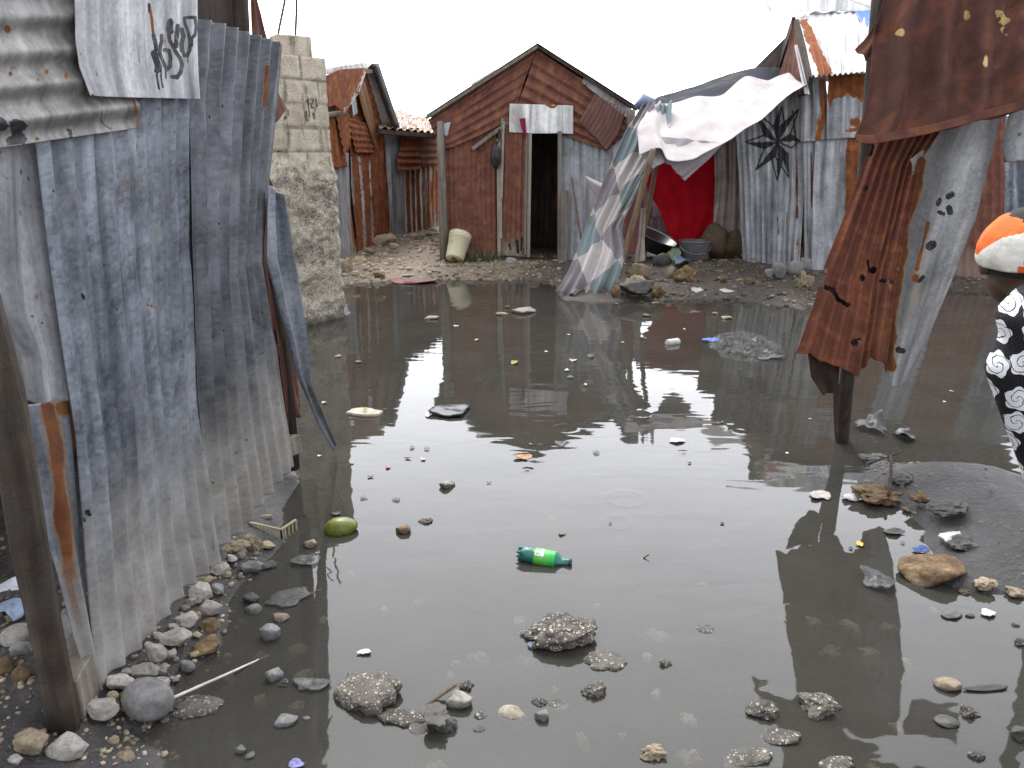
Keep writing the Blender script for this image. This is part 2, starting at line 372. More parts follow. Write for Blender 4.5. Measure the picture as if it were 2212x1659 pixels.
def wood(name, c0, c1, c2, sc=1.0, stains=.4):
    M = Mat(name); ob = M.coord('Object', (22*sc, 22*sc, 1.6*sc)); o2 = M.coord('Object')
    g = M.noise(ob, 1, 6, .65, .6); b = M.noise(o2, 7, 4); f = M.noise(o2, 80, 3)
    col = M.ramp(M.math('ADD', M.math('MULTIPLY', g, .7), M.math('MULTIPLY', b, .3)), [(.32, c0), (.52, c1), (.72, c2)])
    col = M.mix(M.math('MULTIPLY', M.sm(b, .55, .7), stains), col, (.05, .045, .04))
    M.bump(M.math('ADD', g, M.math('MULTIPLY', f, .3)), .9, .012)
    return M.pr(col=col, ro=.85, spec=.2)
W_GREY = wood("weathered_wood", (.10, .085, .07), (.21, .185, .155), (.34, .31, .27))
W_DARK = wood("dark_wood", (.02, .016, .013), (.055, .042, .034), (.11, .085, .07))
W_POST = wood("post_wood", (.020, .016, .013), (.060, .047, .037), (.15, .12, .096), stains=.75)
W_PALE = wood("pale_board", (.22, .19, .15), (.36, .32, .26), (.48, .44, .38), stains=.35)

def stone_mat(name, c0, c1, c2, speck=0.0, ro=.85, sc=1.0, wet=.55):
    M = Mat(name); g = M.coord('Object', (sc, sc, sc)); rnd = M.n("ObjectInfo").outputs['Random']
    off = M.n("VectorMath", {0: M.n("NewGeometry").outputs['Position'], 1: (0, 0, 0)}, operation='ADD').outputs[0]
    a = M.noise(off, 16*sc, 6, .65, .3); b = M.noise(off, 70*sc, 5, .7); c = M.noise(off, 5*sc, 2)
    col = M.ramp(M.math('ADD', M.math('MULTIPLY', a, .6), M.math('MULTIPLY', b, .4)), [(.36, c0), (.52, c1), (.68, c2)])
    br = M.math('ADD', .72, M.math('MULTIPLY', rnd, .5))
    col = M.mix(1.0, col, M.n("CombineColor", {0: br, 1: br, 2: br}).outputs[0], 'MULTIPLY')
    if speck:
        v = M.n("TexVoronoi", {'Vector': off, 'Scale': 120*sc}); v2 = M.n("TexVoronoi", {'Vector': off, 'Scale': 62*sc})
        vr = M.n("SeparateColor", {0: v.outputs[1]}); vr2 = M.n("SeparateColor", {0: v2.outputs[1]})
        k = M.math('MULTIPLY', M.sm(vr.outputs[0], .58, .72), M.math('SUBTRACT', 1.0, M.sm(v.outputs[0], .35, .55)))
        k2 = M.math('MULTIPLY', M.sm(vr2.outputs[0], .66, .72), M.math('SUBTRACT', 1.0, M.sm(v2.outputs[0], .35, .5)))
        kk = M.math('MAXIMUM', k, k2)
        col = M.mix(M.math('MULTIPLY', kk, speck), col, M.ramp(vr.outputs[1], [(.2, (.26, .22, .165)), (.8, (.54, .49, .41))]))
        hgt = M.math('ADD', M.math('MULTIPLY', kk, 1.0), M.math('MULTIPLY', b, .6))
    else: hgt = M.math('ADD', a, M.math('MULTIPLY', b, .5))
    z = M.n("SeparateXYZ", {0: off}).outputs[2]
    wt = M.math('MULTIPLY', M.math('SUBTRACT', 1.0, M.sm(M.math('ADD', z, M.math('MULTIPLY', M.math('SUBTRACT', a, .5), .03)), .004, .03)), wet)   # damp band at the waterline
    col = M.mix(wt, col, (.045, .042, .04))
    M.bump(hgt, .9, .012)
    return M.pr(col=col, ro=M.math('SUBTRACT', ro, M.math('MULTIPLY', wt, .4)), spec=.35)
ST_PALE = stone_mat("stone_pale", (.19, .172, .148), (.34, .315, .283), (.50, .47, .425))
ST_GREY = stone_mat("stone_grey", (.15, .15, .146), (.245, .24, .236), (.36, .355, .35))
ST_TAN = stone_mat("stone_tan", (.16, .12, .075), (.31, .25, .17), (.47, .40, .30))
ST_BROWN = stone_mat("stone_brown", (.06, .04, .024), (.16, .105, .055), (.32, .22, .12))
ST_DARK = stone_mat("stone_wet", (.035, .032, .03), (.075, .07, .066), (.15, .14, .13), ro=.55, wet=.2)
ST_AGG = stone_mat("aggregate_lump", (.055, .05, .043), (.12, .109, .094), (.21, .19, .162), speck=.9, wet=.25)
ST_SUNK = stone_mat("sunken_stone", (.20, .165, .12), (.36, .31, .24), (.55, .49, .40), wet=0)

def plain(name, c, ro=.6, var=.25, sc=14, me=0.0, bump=.15, spec=.4, trans=0.0, alpha=1.0, dirt=0.0):
    M = Mat(name); o = M.coord('Object'); a = M.noise(o, sc, 5, .6)
    col = M.ramp(a, [(.3, tuple(x*(1-var) for x in c)), (.7, tuple(min(1, x*(1+var)) for x in c))])
    if dirt: col = M.mix(M.math('MULTIPLY', M.sm(M.noise(o, sc*.6, 5, .65), .5, .68), dirt), col, (.07, .055, .04))
    M.bump(M.noise(o, sc*5, 4), bump, .004)
    return M.pr(col=col, ro=ro, me=me, spec=spec, trans=trans, alpha=alpha)

def water_mat():
    M = Mat("murky_water"); g = M.n("NewGeometry").outputs['Position']
    sep = M.n("SeparateXYZ", {0: g})
    w1 = M.noise(M.n("Mapping", {0: g, 'Scale': (3.0, 8.0, 1)}).outputs[0], 1, 1.2, .5, .5)
    w2 = M.noise(M.n("Mapping", {0: g, 'Scale': (9.0, 24.0, 1)}).outputs[0], 1, 0, .5, .3)
    w3 = M.noise(M.n("Mapping", {0: g, 'Scale': (1.1, 2.2, 1)}).outputs[0], 1, 2)
    act = M.ramp(w3, [(.38, .25), (.62, 1.0)])                    # some patches lie stiller than others
    h = M.math('MULTIPLY', M.math('ADD', M.math('MULTIPLY', w1, .92), M.math('MULTIPLY', w2, .05)), act)
    for (cx, cy, r0) in RINGS:                                     # rings from single raindrops
        d = M.n("VectorMath", {0: g, 1: (cx, cy, 0)}, operation='DISTANCE').outputs['Value']
        e = M.math('MULTIPLY', M.math('SUBTRACT', d, r0), 1/.012)
        ga = M.math('EXPONENT', M.math('MULTIPLY', M.math('MULTIPLY', e, e), -.5))
        e2 = M.math('MULTIPLY', M.math('SUBTRACT', d, r0*.6), 1/.010)
        gb = M.math('EXPONENT', M.math('MULTIPLY', M.math('MULTIPLY', e2, e2), -.5))
        h = M.math('ADD', h, M.math('MULTIPLY', M.math('ADD', ga, M.math('MULTIPLY', gb, .5)), .28))
    nb = M.n("Bump", {'Strength': 1.0, 'Distance': .0019, 'Height': h}).outputs[0]
    mk = M.noise(g, 2.2, 4, .6)
    mur = M.n("BsdfDiffuse", {'Color': M.ramp(mk, [(.35, (.094, .090, .076)), (.65, (.118, .112, .095))])})
    tr = M.n("BsdfTransparent", {'Color': (.85, .83, .78)})
    body = M.n("MixShader", {0: .62, 1: mur.outputs[0], 2: tr.outputs[0]})
    gl = M.n("BsdfGlossy", {'Roughness': .025, 'Normal': nb, 'Color': (1, 1, 1)})
    fr = M.n("Fresnel", {'IOR': 1.333, 'Normal': nb})
    top = M.n("MixShader", {0: fr.outputs[0], 1: body.outputs[0], 2: gl.outputs[0]})
    side = M.n("NewGeometry")
    M.t.links.new(top.outputs[0], M.o.inputs[0])
    ab = M.n("VolumeAbsorption", {'Color': (.42, .40, .34), 'Density': 42.0})
    M.t.links.new(ab.outputs[0], M.o.inputs['Volume'])
    M.t.nodes.remove(M.p)
    return M.m
RINGS = [(*G(px, py)[:2], r*mpp(G(px, py))) for px, py, r in ((1385, 893, 21), (1600, 930, 18), (1477, 979, 12), (1139, 1016, 10), (1352, 1077, 40), (1335, 1128, 31), (1222, 925, 24))]

def mud_mat():
    M = Mat("mud_and_gravel"); g = M.n("NewGeometry").outputs['Position']
    sp = M.n("SeparateColor", {0: M.n("Attribute", attribute_name="mask").outputs[0]})
    a = M.noise(g, 7, 7, .65, .4); b = M.noise(g, 45, 5, .7); v = M.n("TexVoronoi", {'Vector': g, 'Scale': 48.0})
    v2 = M.n("TexVoronoi", {'Vector': g, 'Scale': 21.0})
    mud = M.ramp(a, [(.34, (.028, .026, .026)), (.52, (.048, .045, .044)), (.70, (.085, .080, .076))])
    mud = M.mix(M.math('MULTIPLY', M.sm(b, .58, .68), .5), mud, (.02, .018, .017))
    tan = M.ramp(M.math('ADD', M.math('MULTIPLY', a, .5), M.math('MULTIPLY', b, .5)), [(.36, (.12, .09, .06)), (.52, (.27, .215, .15)), (.68, (.46, .39, .30))])
    brn = M.ramp(M.math('ADD', M.math('MULTIPLY', a, .5), M.math('MULTIPLY', b, .5)), [(.36, (.022, .018, .013)), (.52, (.065, .052, .038)), (.68, (.16, .13, .095))])
    col = M.mix(sp.outputs[0], mud, tan); col = M.mix(sp.outputs[1], col, brn)
    cr = M.n("SeparateColor", {0: v.outputs[1]}); cr2 = M.n("SeparateColor", {0: v2.outputs[1]})
    pb = M.math('MULTIPLY', M.sm(cr.outputs[0], .66, .72), M.math('SUBTRACT', 1.0, M.sm(v.outputs[0], .30, .42)))
    pb2 = M.math('MULTIPLY', M.sm(cr2.outputs[0], .74, .80), M.math('SUBTRACT', 1.0, M.sm(v2.outputs[0], .28, .40)))
    pk = M.math('MULTIPLY', M.math('MAXIMUM', pb, pb2), M.math('MULTIPLY', sp.outputs[2], .8))
    col = M.mix(pk, col, M.ramp(cr.outputs[1], [(.2, (.20, .15, .09)), (.8, (.45, .38, .29))]))
    M.bump(M.math('ADD', M.math('MULTIPLY', a, 1.3), M.math('ADD', M.math('MULTIPLY', b, .7), M.math('MULTIPLY', pk, .8))), .9, .02)
    dry = M.math('MAXIMUM', sp.outputs[0], M.math('MULTIPLY', sp.outputs[1], .7))
    return M.pr(col=col, ro=M.math('ADD', M.ramp(a, [(.35, .30), (.6, .62)]), M.math('MULTIPLY', dry, .3)), spec=.5)

# ------------------------------------------------------------------ the ground and the pond
def gp(*pts): return [tuple(G(x, y)[:2]) for x, y in pts]
LAND = [(-2.0, .75)] + gp((330, 1700), (345, 1640), (285, 1592), (375, 1535), (385, 1480), (470, 1410), (500, 1300), (545, 1245), (628, 1170), (600, 1100), (640, 1040)) + \
    [(-1.25, 4.3), (-1.9, 5.4), (-2.1, 7.3), (-1.62, 7.8)] + gp((738, 612), (830, 607), (930, 604), (1080, 605), (1195, 606), (1215, 648), (1330, 652), (1420, 650), (1520, 645), (1640, 652), (1735, 668), (1775, 645), (1900, 632), (2040, 628), (2212, 634), (2600, 640)) + [(3000, 8.4), (3000, 4000), (-3000, 4000), (-3000, .75)]
NEAR = [(-3000, -3000), (3000, -3000), (3000, .7), (1.2, .7), (-2.0, .78), (-3000, .78)]
MUDB = gp((1852, 978), (1885, 1012), (1828, 1060), (1885, 1078), (1950, 1098), (1998, 1145), (2020, 1195), (1985, 1225), (2060, 1272), (2140, 1278), (2215, 1292), (2250, 1400), (2290, 1600)) + \
    [(1.28, 1.62), (1.5, 1.2), (3000, 1.2), (3000, 3.6), (4.0, 3.55)] + [tuple(G(x, y, .10)[:2]) for x, y in ((2300, 1000), (2212, 988), (2130, 970), (2020, 962), (1930, 964))]
def sdist(x, y, poly):
    x, y = np.asarray(x, float), np.asarray(y, float)
    pl = poly + [poly[0]]; d = segdist(x, y, pl); return np.where(inpoly(x, y, poly), d, -d)
def hgt(x, y):
    x, y = np.asarray(x, float), np.asarray(y, float)
    n1 = fbm(x*1.6+3, y*1.6, 0, 4)-.5; n2 = fbm(x*9, y*9, 5, 4)-.5
    d1 = sdist(x, y, LAND) + .10*(fbm(x*3, y*3, 2, 3)-.5); d2 = sdist(x, y, NEAR); d3 = sdist(x, y, MUDB) + .10*(fbm(x*5, y*5, 8, 3)-.5)
    left = sstep(-.5, -1.6, x)*sstep(10.4, 13.5, y)
    h1 = np.where(d1 > 0, np.minimum(.10, .30*d1)+.006 + left*.10 + .05*sstep(9.2, 10.5, y)*sstep(1, 2.5, x), np.maximum(-.13, .42*d1))
    h2 = np.where(d2 > 0, np.minimum(.12, .3*d2)+.006, np.maximum(-.13, .4*d2))
    h3 = np.where(d3 > 0, np.minimum(.125, .34*d3)+.010, np.maximum(-.13, .42*d3))
    h = np.maximum(np.maximum(h1, h2), h3); land = sstep(-.02, .05, h)
    rough = .014+.03*sstep(4, 10, y)
    return h + n1*.05*land*sstep(0, .4, np.maximum(d1, d3)) + n2*rough*(.3+.7*land) - .004
def hz(x, y): return float(hgt(np.array([x]), np.array([y]))[0])

def build_ground():
    ys = [-3.0, .3]; y = .55
    while y < 15: ys.append(y); y += max(.016, .0085*y)
    while y < 3000: ys.append(y); y *= 1.35
    xs = list(np.arange(-3.2, 4.4, .022)); x = 4.4
    right = []
    while x < 8: right.append(x); x += .08
    while x < 2000: right.append(x); x *= 1.4
    left = []; x = -3.22
    while x > -6: left.append(x); x -= .08
    while x > -2000: left.append(x); x *= 1.4
    xs = np.array(left[::-1]+xs+right); ys = np.array(ys)
    X, Y = np.meshgrid(xs, ys); x, y = X.ravel(), Y.ravel()
    z = hgt(x, y); V = np.stack([x, y, z], 1)
    nx, ny = len(xs), len(ys); idx = np.arange(nx*ny).reshape(ny, nx)
    Fc = np.stack([idx[:-1, :-1], idx[:-1, 1:], idx[1:, 1:], idx[1:, :-1]], -1).reshape(-1, 4)
    m = np.zeros((len(V), 3)); nn = fbm(x*2, y*2, 3, 4)-.5
    far = sstep(9.0, 10.6, y+nn)
    m[:, 0] = far*sstep(1.2, -.6, x+nn)*.95
    m[:, 1] = sstep(8.0, 8.8, y)*sstep(-.2, 1.0, x+nn)*.9
    m[:, 2] = np.clip(.10+far+.7*sstep(.45, .6, fbm(x*3, y*3, 6, 3)), 0, 1)*sstep(-.03, .0, z)*(1-.8*sstep(.9, 1.2, x)*sstep(7, 6, y))
    o = mesh("ground", V, Fc, mud_mat(), loc=(0, 0, 0), mask=m); tag(o, kind="structure")
    # the pond: a closed body of murky water lying in the hollow
    wx0, wx1, wy0, wy1 = -7, 9, .4, 11.4
    V = [(wx0, wy0, 0), (wx1, wy0, 0), (wx1, wy1, 0), (wx0, wy1, 0), (wx0, wy0, -.4), (wx1, wy0, -.4), (wx1, wy1, -.4), (wx0, wy1, -.4)]
    o = mesh("pond_water", V, [[0, 1, 2, 3], [7, 6, 5, 4], [4, 5, 1, 0], [5, 6, 2, 1], [6, 7, 3, 2], [7, 4, 0, 3]], water_mat(), loc=(0, 0, 0), smooth=False)
    tag(o, kind="structure")
build_ground()

# ------------------------------------------------------------------ tin shack along the pond, near the camera
PW = vplane((-1.24, 2.03), (-1.07, 3.64))
def near_shack():
    t = thing("tin_shack", "shack of blue-grey corrugated sheets with black spray writing, rising from rubble", "shack", (-1.6, 2.8, 0))
    sheet("tin_sheet", t, T_PALE, [(-70, 300), (-60, 690), (8, 760), (30, 872)], [(92, 300), (110, 560), (136, 720), (146, 868)], B=[(30, 872), (60, 868), (100, 884), (146, 868)], pl=PW, off=.012, n=1.6, amp=.012, nu=50, nv=110,
          rust=[('l', 7, [(25, 870), (60, 868), (100, 886), (142, 872)]), ('e', 68, 683, 9, 7), ('e', 90, 698, 5, 5), ('e', 78, 640, 5, 12), ('e', 70, 830, 12, 9, .5), ('e', 118, 868, 16, 20, .7)], bias=.02, tear=.01, label="pale narrow sheet with a jagged lower edge")
    sheet("tin_sheet", t, T_BLUE, [(80, 300), (105, 540), (131, 720), (165, 950), (190, 1240), (214, 1486)], [(420, 150), (420, 350), (424, 560), (440, 860), (466, 1100), (486, 1205)], B=[(214, 1486), (246, 1452), (330, 1366), (400, 1262), (486, 1190)], pl=PW, off=.03, n=9, amp=.0165, nails=(.10, .52, .80), nu=190, nv=230, topfade=.60,
          rust=[('l', 5, [(270, 310), (268, 440)], .6), ('l', 4, [(300, 230), (295, 330)], .7), ('l', 6, [(365, 470), (372, 500)], .5), ('l', 8, [(150, 430), (160, 415), (185, 400)], .5), ('l', 8, [(350, 420), (365, 412), (382, 430)], .48), ('l', 8, [(275, 400), (290, 395), (300, 412)], .48), ('e', 337, 500, 10, 16, .4), ('e', 336, 600, 9, 8, .5), ('l', 2.5, [(315, 658), (332, 662), (336, 666)]), ('e', 132, 715, 10, 5, .7), ('e', 160, 335, 30, 30, .3), ('l', 3, [(405, 680), (405, 860)], .45)],
          paint=[('l', 3, [(223, 572)]), ('l', 2.5, [(240, 705)]), ('l', 3, [(178, 637), (181, 645)]), ('l', 2.5, [(252, 670)]), ('l', 5, [(188, 1105), (192, 1112)]), ('l', 3, [(182, 1123)]), ('l', .8, [(300, 240), (300, 280), (310, 280)], .5), ('l', .8, [(350, 230), (352, 275)], .5), ('l', .8, [(372, 245), (374, 280), (385, 270)], .5)], label="wide blue-grey sheet, dusty pale towards its foot")
    sheet("tin_sheet", t, T_DARK, [(424, 38), (412, 190), (414, 350), (421, 560), (432, 860), (466, 1190)], [(612, 95), (600, 230), (582, 400), (570, 560), (592, 700), (612, 850), (636, 1008)], T=[(424, 38), (480, 52), (540, 72), (612, 95)], B=[(466, 1190), (524, 1144), (560, 1090), (602, 1040), (636, 1008)], pl=PW, off=.048, n=7.5, amp=.0165, nails=(.16, .38, .6, .85), nu=150, nv=230, topfade=.66,
          rust=[('l', 7, [(577, 145), (572, 230)], 1.4), ('l', 4, [(567, 240), (565, 275)], .5), ('e', 422, 342, 6, 8), ('e', 424, 1072-890, 4, 5), ('l', 4, [(492, 350), (494, 420)], .45)], paint=[('l', 7, [(440, 150), (438, 165)], .4)], label="dark grey sheet with fanned ribs and a long rust scar")
    sheet("tin_sheet", t, T_BLUE, [(572, 400), (571, 565), (606, 690), (632, 800), (690, 925), (722, 972)], [(598, 420), (632, 600), (650, 720), (663, 830), (702, 905), (727, 960)], pl=PW, off=.075, n=1.2, amp=.016, nu=26, nv=120, wob=.02, rust=[('l', 3, [(655, 770), (670, 850), (700, 905), (724, 960)], .7)], label="loose narrow strip curling away towards the water")
    sheet("tin_sheet", t, T_BLUE, [(34, 880), (100, 1130), (160, 1370), (203, 1502)], [(152, 860), (170, 1080), (186, 1250), (222, 1490)], pl=PW, off=.018, n=1.3, amp=.012, nu=40, nv=140, topfade=.5,
          rust=[('l', 30, [(105, 880), (120, 960), (135, 1100), (150, 1240)], .8), ('l', 13, [(130, 1080), (150, 1260), (172, 1350)], .9), ('e', 140, 880, 40, 30, 1)], label="rust-streaked strip below the pale sheet")
    sheet("tin_sheet", t, T_OLD, [(-90, -60), (-90, 335)], [(230, -60), (262, 120), (292, 212), (304, 276)], B=[(-90, 335), (0, 320), (120, 302), (304, 276)], pl=PW, off=.062, n=5, amp=.011, along='u', nu=150, nv=150,
          rust=[('e', 15, 62, 10, 12), ('e', 228, 22, 9, 12), ('e', 22, 160, 7, 10), ('e', 100, 155, 10, 16, .8), ('e', 142, 165, 8, 18, .8), ('e', 80, 300, 12, 10), ('e', 82, 300-128, 10, 12, .6), ('l', 5, [(288, 215), (294, 240), (296, 275)], .9), ('e', 300, 264, 8, 18, 1)],
          paint=[('p', [(18, 262), (30, 255), (52, 262), (60, 272), (48, 285), (58, 300), (52, 312), (15, 314), (10, 300), (26, 292)]), ('p', [(-20, 252), (8, 255), (18, 272), (8, 282), (-20, 285)]), ('p', [(143, 278), (154, 278), (156, 298), (150, 297)]),
                 ('l', 1.0, [(86, 212), (90, 288)], .5), ('l', 1.0, [(110, 208), (107, 288)], .5), ('l', .9, [(90, 237), (112, 240)], .5), ('l', .9, [(150, 210), (132, 208), (126, 232), (135, 252), (146, 248)], .45), ('l', .9, [(168, 215), (169, 272)], .45), ('l', .9, [(197, 216), (187, 217), (186, 265), (208, 263)], .5), ('l', .9, [(187, 240), (202, 240)], .45), ('l', 1.3, [(221, 214), (217, 262), (232, 276), (240, 280)], .7)], label="grey sheet nailed with its ribs level")
    Z = lambda *p: [(288+x*.1562, y*.1562) for x, y in p]
    sheet("tin_sheet", t, T_CHALK, [(162, -60), (165, 90), (173, 145), (196, 206)], [(427, -60), (427, 90), (430, 160), (434, 214)], B=[(196, 206), (230, 209), (300, 211), (434, 214)], pl=PW, off=.085, n=6, amp=.0035, nu=200, nv=190, dent=.2, bias=-.03,
          rust=[('l', 5, Z((215, 60), (250, 250), (270, 450)), .8), ('l', 5, Z((70, 700), (80, 850)), .6), ('e', 300, 75, 12, 12, .4), ('e', 200, 205, 6, 6)],
          paint=[('l', 4.4, Z((275, 490), (310, 640), (300, 760), (330, 900), (310, 980))), ('l', 7.2, Z((280, 740), (330, 880), (340, 960))), ('l', 4, Z((385, 490), (390, 560), (370, 640), (360, 740), (420, 880))), ('l', 4.5, Z((430, 690), (490, 700), (510, 800), (500, 920), (460, 960), (430, 900))), ('l', 2.2, Z((330, 950), (320, 1060), (350, 1230))), ('l', 1.6, Z((380, 900), (380, 1080), (405, 1210))), ('l', 2.1, Z((440, 960), (445, 1080))),
                 ('l', 7.2, Z((505, 310), (490, 410), (510, 430))), ('l', 4.4, Z((510, 280), (475, 400), (500, 560), (570, 700), (640, 800), (668, 890), (650, 1000), (600, 1070), (530, 1060))), ('l', 4.7, Z((612, 360), (590, 500), (590, 640))), ('l', 4.7, Z((612, 400), (600, 520))), ('l', 5.2, Z((665, 410), (690, 500), (660, 600), (670, 700))), ('l', 3.9, Z((655, 640), (700, 770), (740, 770), (775, 690), (780, 560), (750, 430), (710, 330), (700, 250))), ('l', 3.6, Z((700, 250), (770, 240), (850, 240), (865, 380), (850, 480), (815, 520))), ('l', 1.7, Z((815, 520), (812, 640))), ('l', 1.0, Z((750, 790), (750, 860))), ('l', 2, Z((210, 60), (210, 170)), .8)], label="pale sheet with black spray-painted writing")
    # timber seen behind the sheets
    V, Fc = tube([PL(-40, 640, shift(PW, .01)), PL(8, 850, shift(PW, .012)), PL(62, 1180, shift(PW, .014)), PL(104, 1400, shift(PW, .014)), PL(120, 1480, shift(PW, .014)), PL(146, 1620, shift(PW, .01))], [.036, .041, .042, .037, .041, .044], 22, .30, 3)
    mesh("corner_post", V, Fc, W_POST, t, label="rough grey-brown post at the near corner")
    V, Fc = tube([PL(575, 540, shift(PW, -.05)), PL(612, 800, shift(PW, -.05)), PL(628, 1012, shift(PW, -.05))], .045, 10, .15, 9); mesh("wall_post", V, Fc, W_DARK, t)
    V, Fc = tube([PL(512, -40, shift(PW, -.05)), PL(522, 140, shift(PW, -.05))], .042, 10, .12, 5); mesh("roof_post", V, Fc, W_POST, t)
    sheet("tin_sheet", t, T_BROWN, [(540, -40), (545, 80), (560, 130)], [(548, -30), (570, 55), (590, 140)], pl=PW, off=-.09, n=1, amp=.01, nu=16, nv=40, tear=.03)
    beam_obj("header_beam", PL(400, 20, shift(PW, -.09)), PL(520, 30, shift(PW, -.09)), .07, .11, W_DARK, t)
    beam_obj("wall_rail", PL(-60, 640, shift(PW, -.03)), PL(600, 760, shift(PW, -.03)), .04, .06, W_DARK, t)
    beam_obj("beam_end", PL(600, 960, shift(PW, -.09)), PL(640, 962, shift(PW, .03)), .07, .09, W_GREY, t)
    sheet("tin_sheet", t, T_BROWN, [(596, 700), (610, 820), (622, 905)], [(632, 800), (640, 850), (652, 905)], pl=PW, off=-.02, n=1, nu=14, nv=30, tear=.06)
    sheet("tin_sheet", t, T_BROWN, [(545, 170), (560, 560), (606, 1000)], [(588, 400), (624, 640), (646, 880)], pl=PW, off=-.03, n=2, amp=.01, nu=20, nv=60, label="dark rusty filler sheet added behind the loose strip")  # added filler, keeps sky from showing through the gap by the strip
    sheet("tin_sheet", t, T_BROWN, [(560, 150), (565, 300)], [(596, 190), (620, 235)], pl=PW, off=-.10, n=1, nu=14, nv=20)
    # the rest of the shack, beyond and above the frame
    quad_sheet("roof", t, T_BROWN, [(-1.16, 1.9, 2.42), (-1.02, 3.75, 2.30), (-3.4, 3.95, 2.75), (-3.5, 1.9, 2.85)], n=16, bias=.2)
    quad_sheet("rear_wall", t, T_GREY, [(-3.3, 1.9, 2.7), (-3.3, 3.9, 2.7), (-3.3, 3.9, .05), (-3.3, 1.9, .05)], n=16)
    quad_sheet("end_wall", t, T_BROWN, [(-1.5, 3.85, 2.3), (-3.3, 3.85, 2.7), (-3.3, 3.85, .05), (-1.5, 3.85, .05)], n=14)
near_shack()
def plank_block():
    a, b = PL(150, 1424, shift(PW, .03)), PL(196, 1452, shift(PW, -.02))
    o = beam_obj("board_offcut", (a[0]-.03, a[1]-.02, .11), (b[0]-.02, b[1]+.10, .13), .10, .15, W_GREY)
    tag(o, "short grey board wedged behind the foot of the corner post", "board")
plank_block()

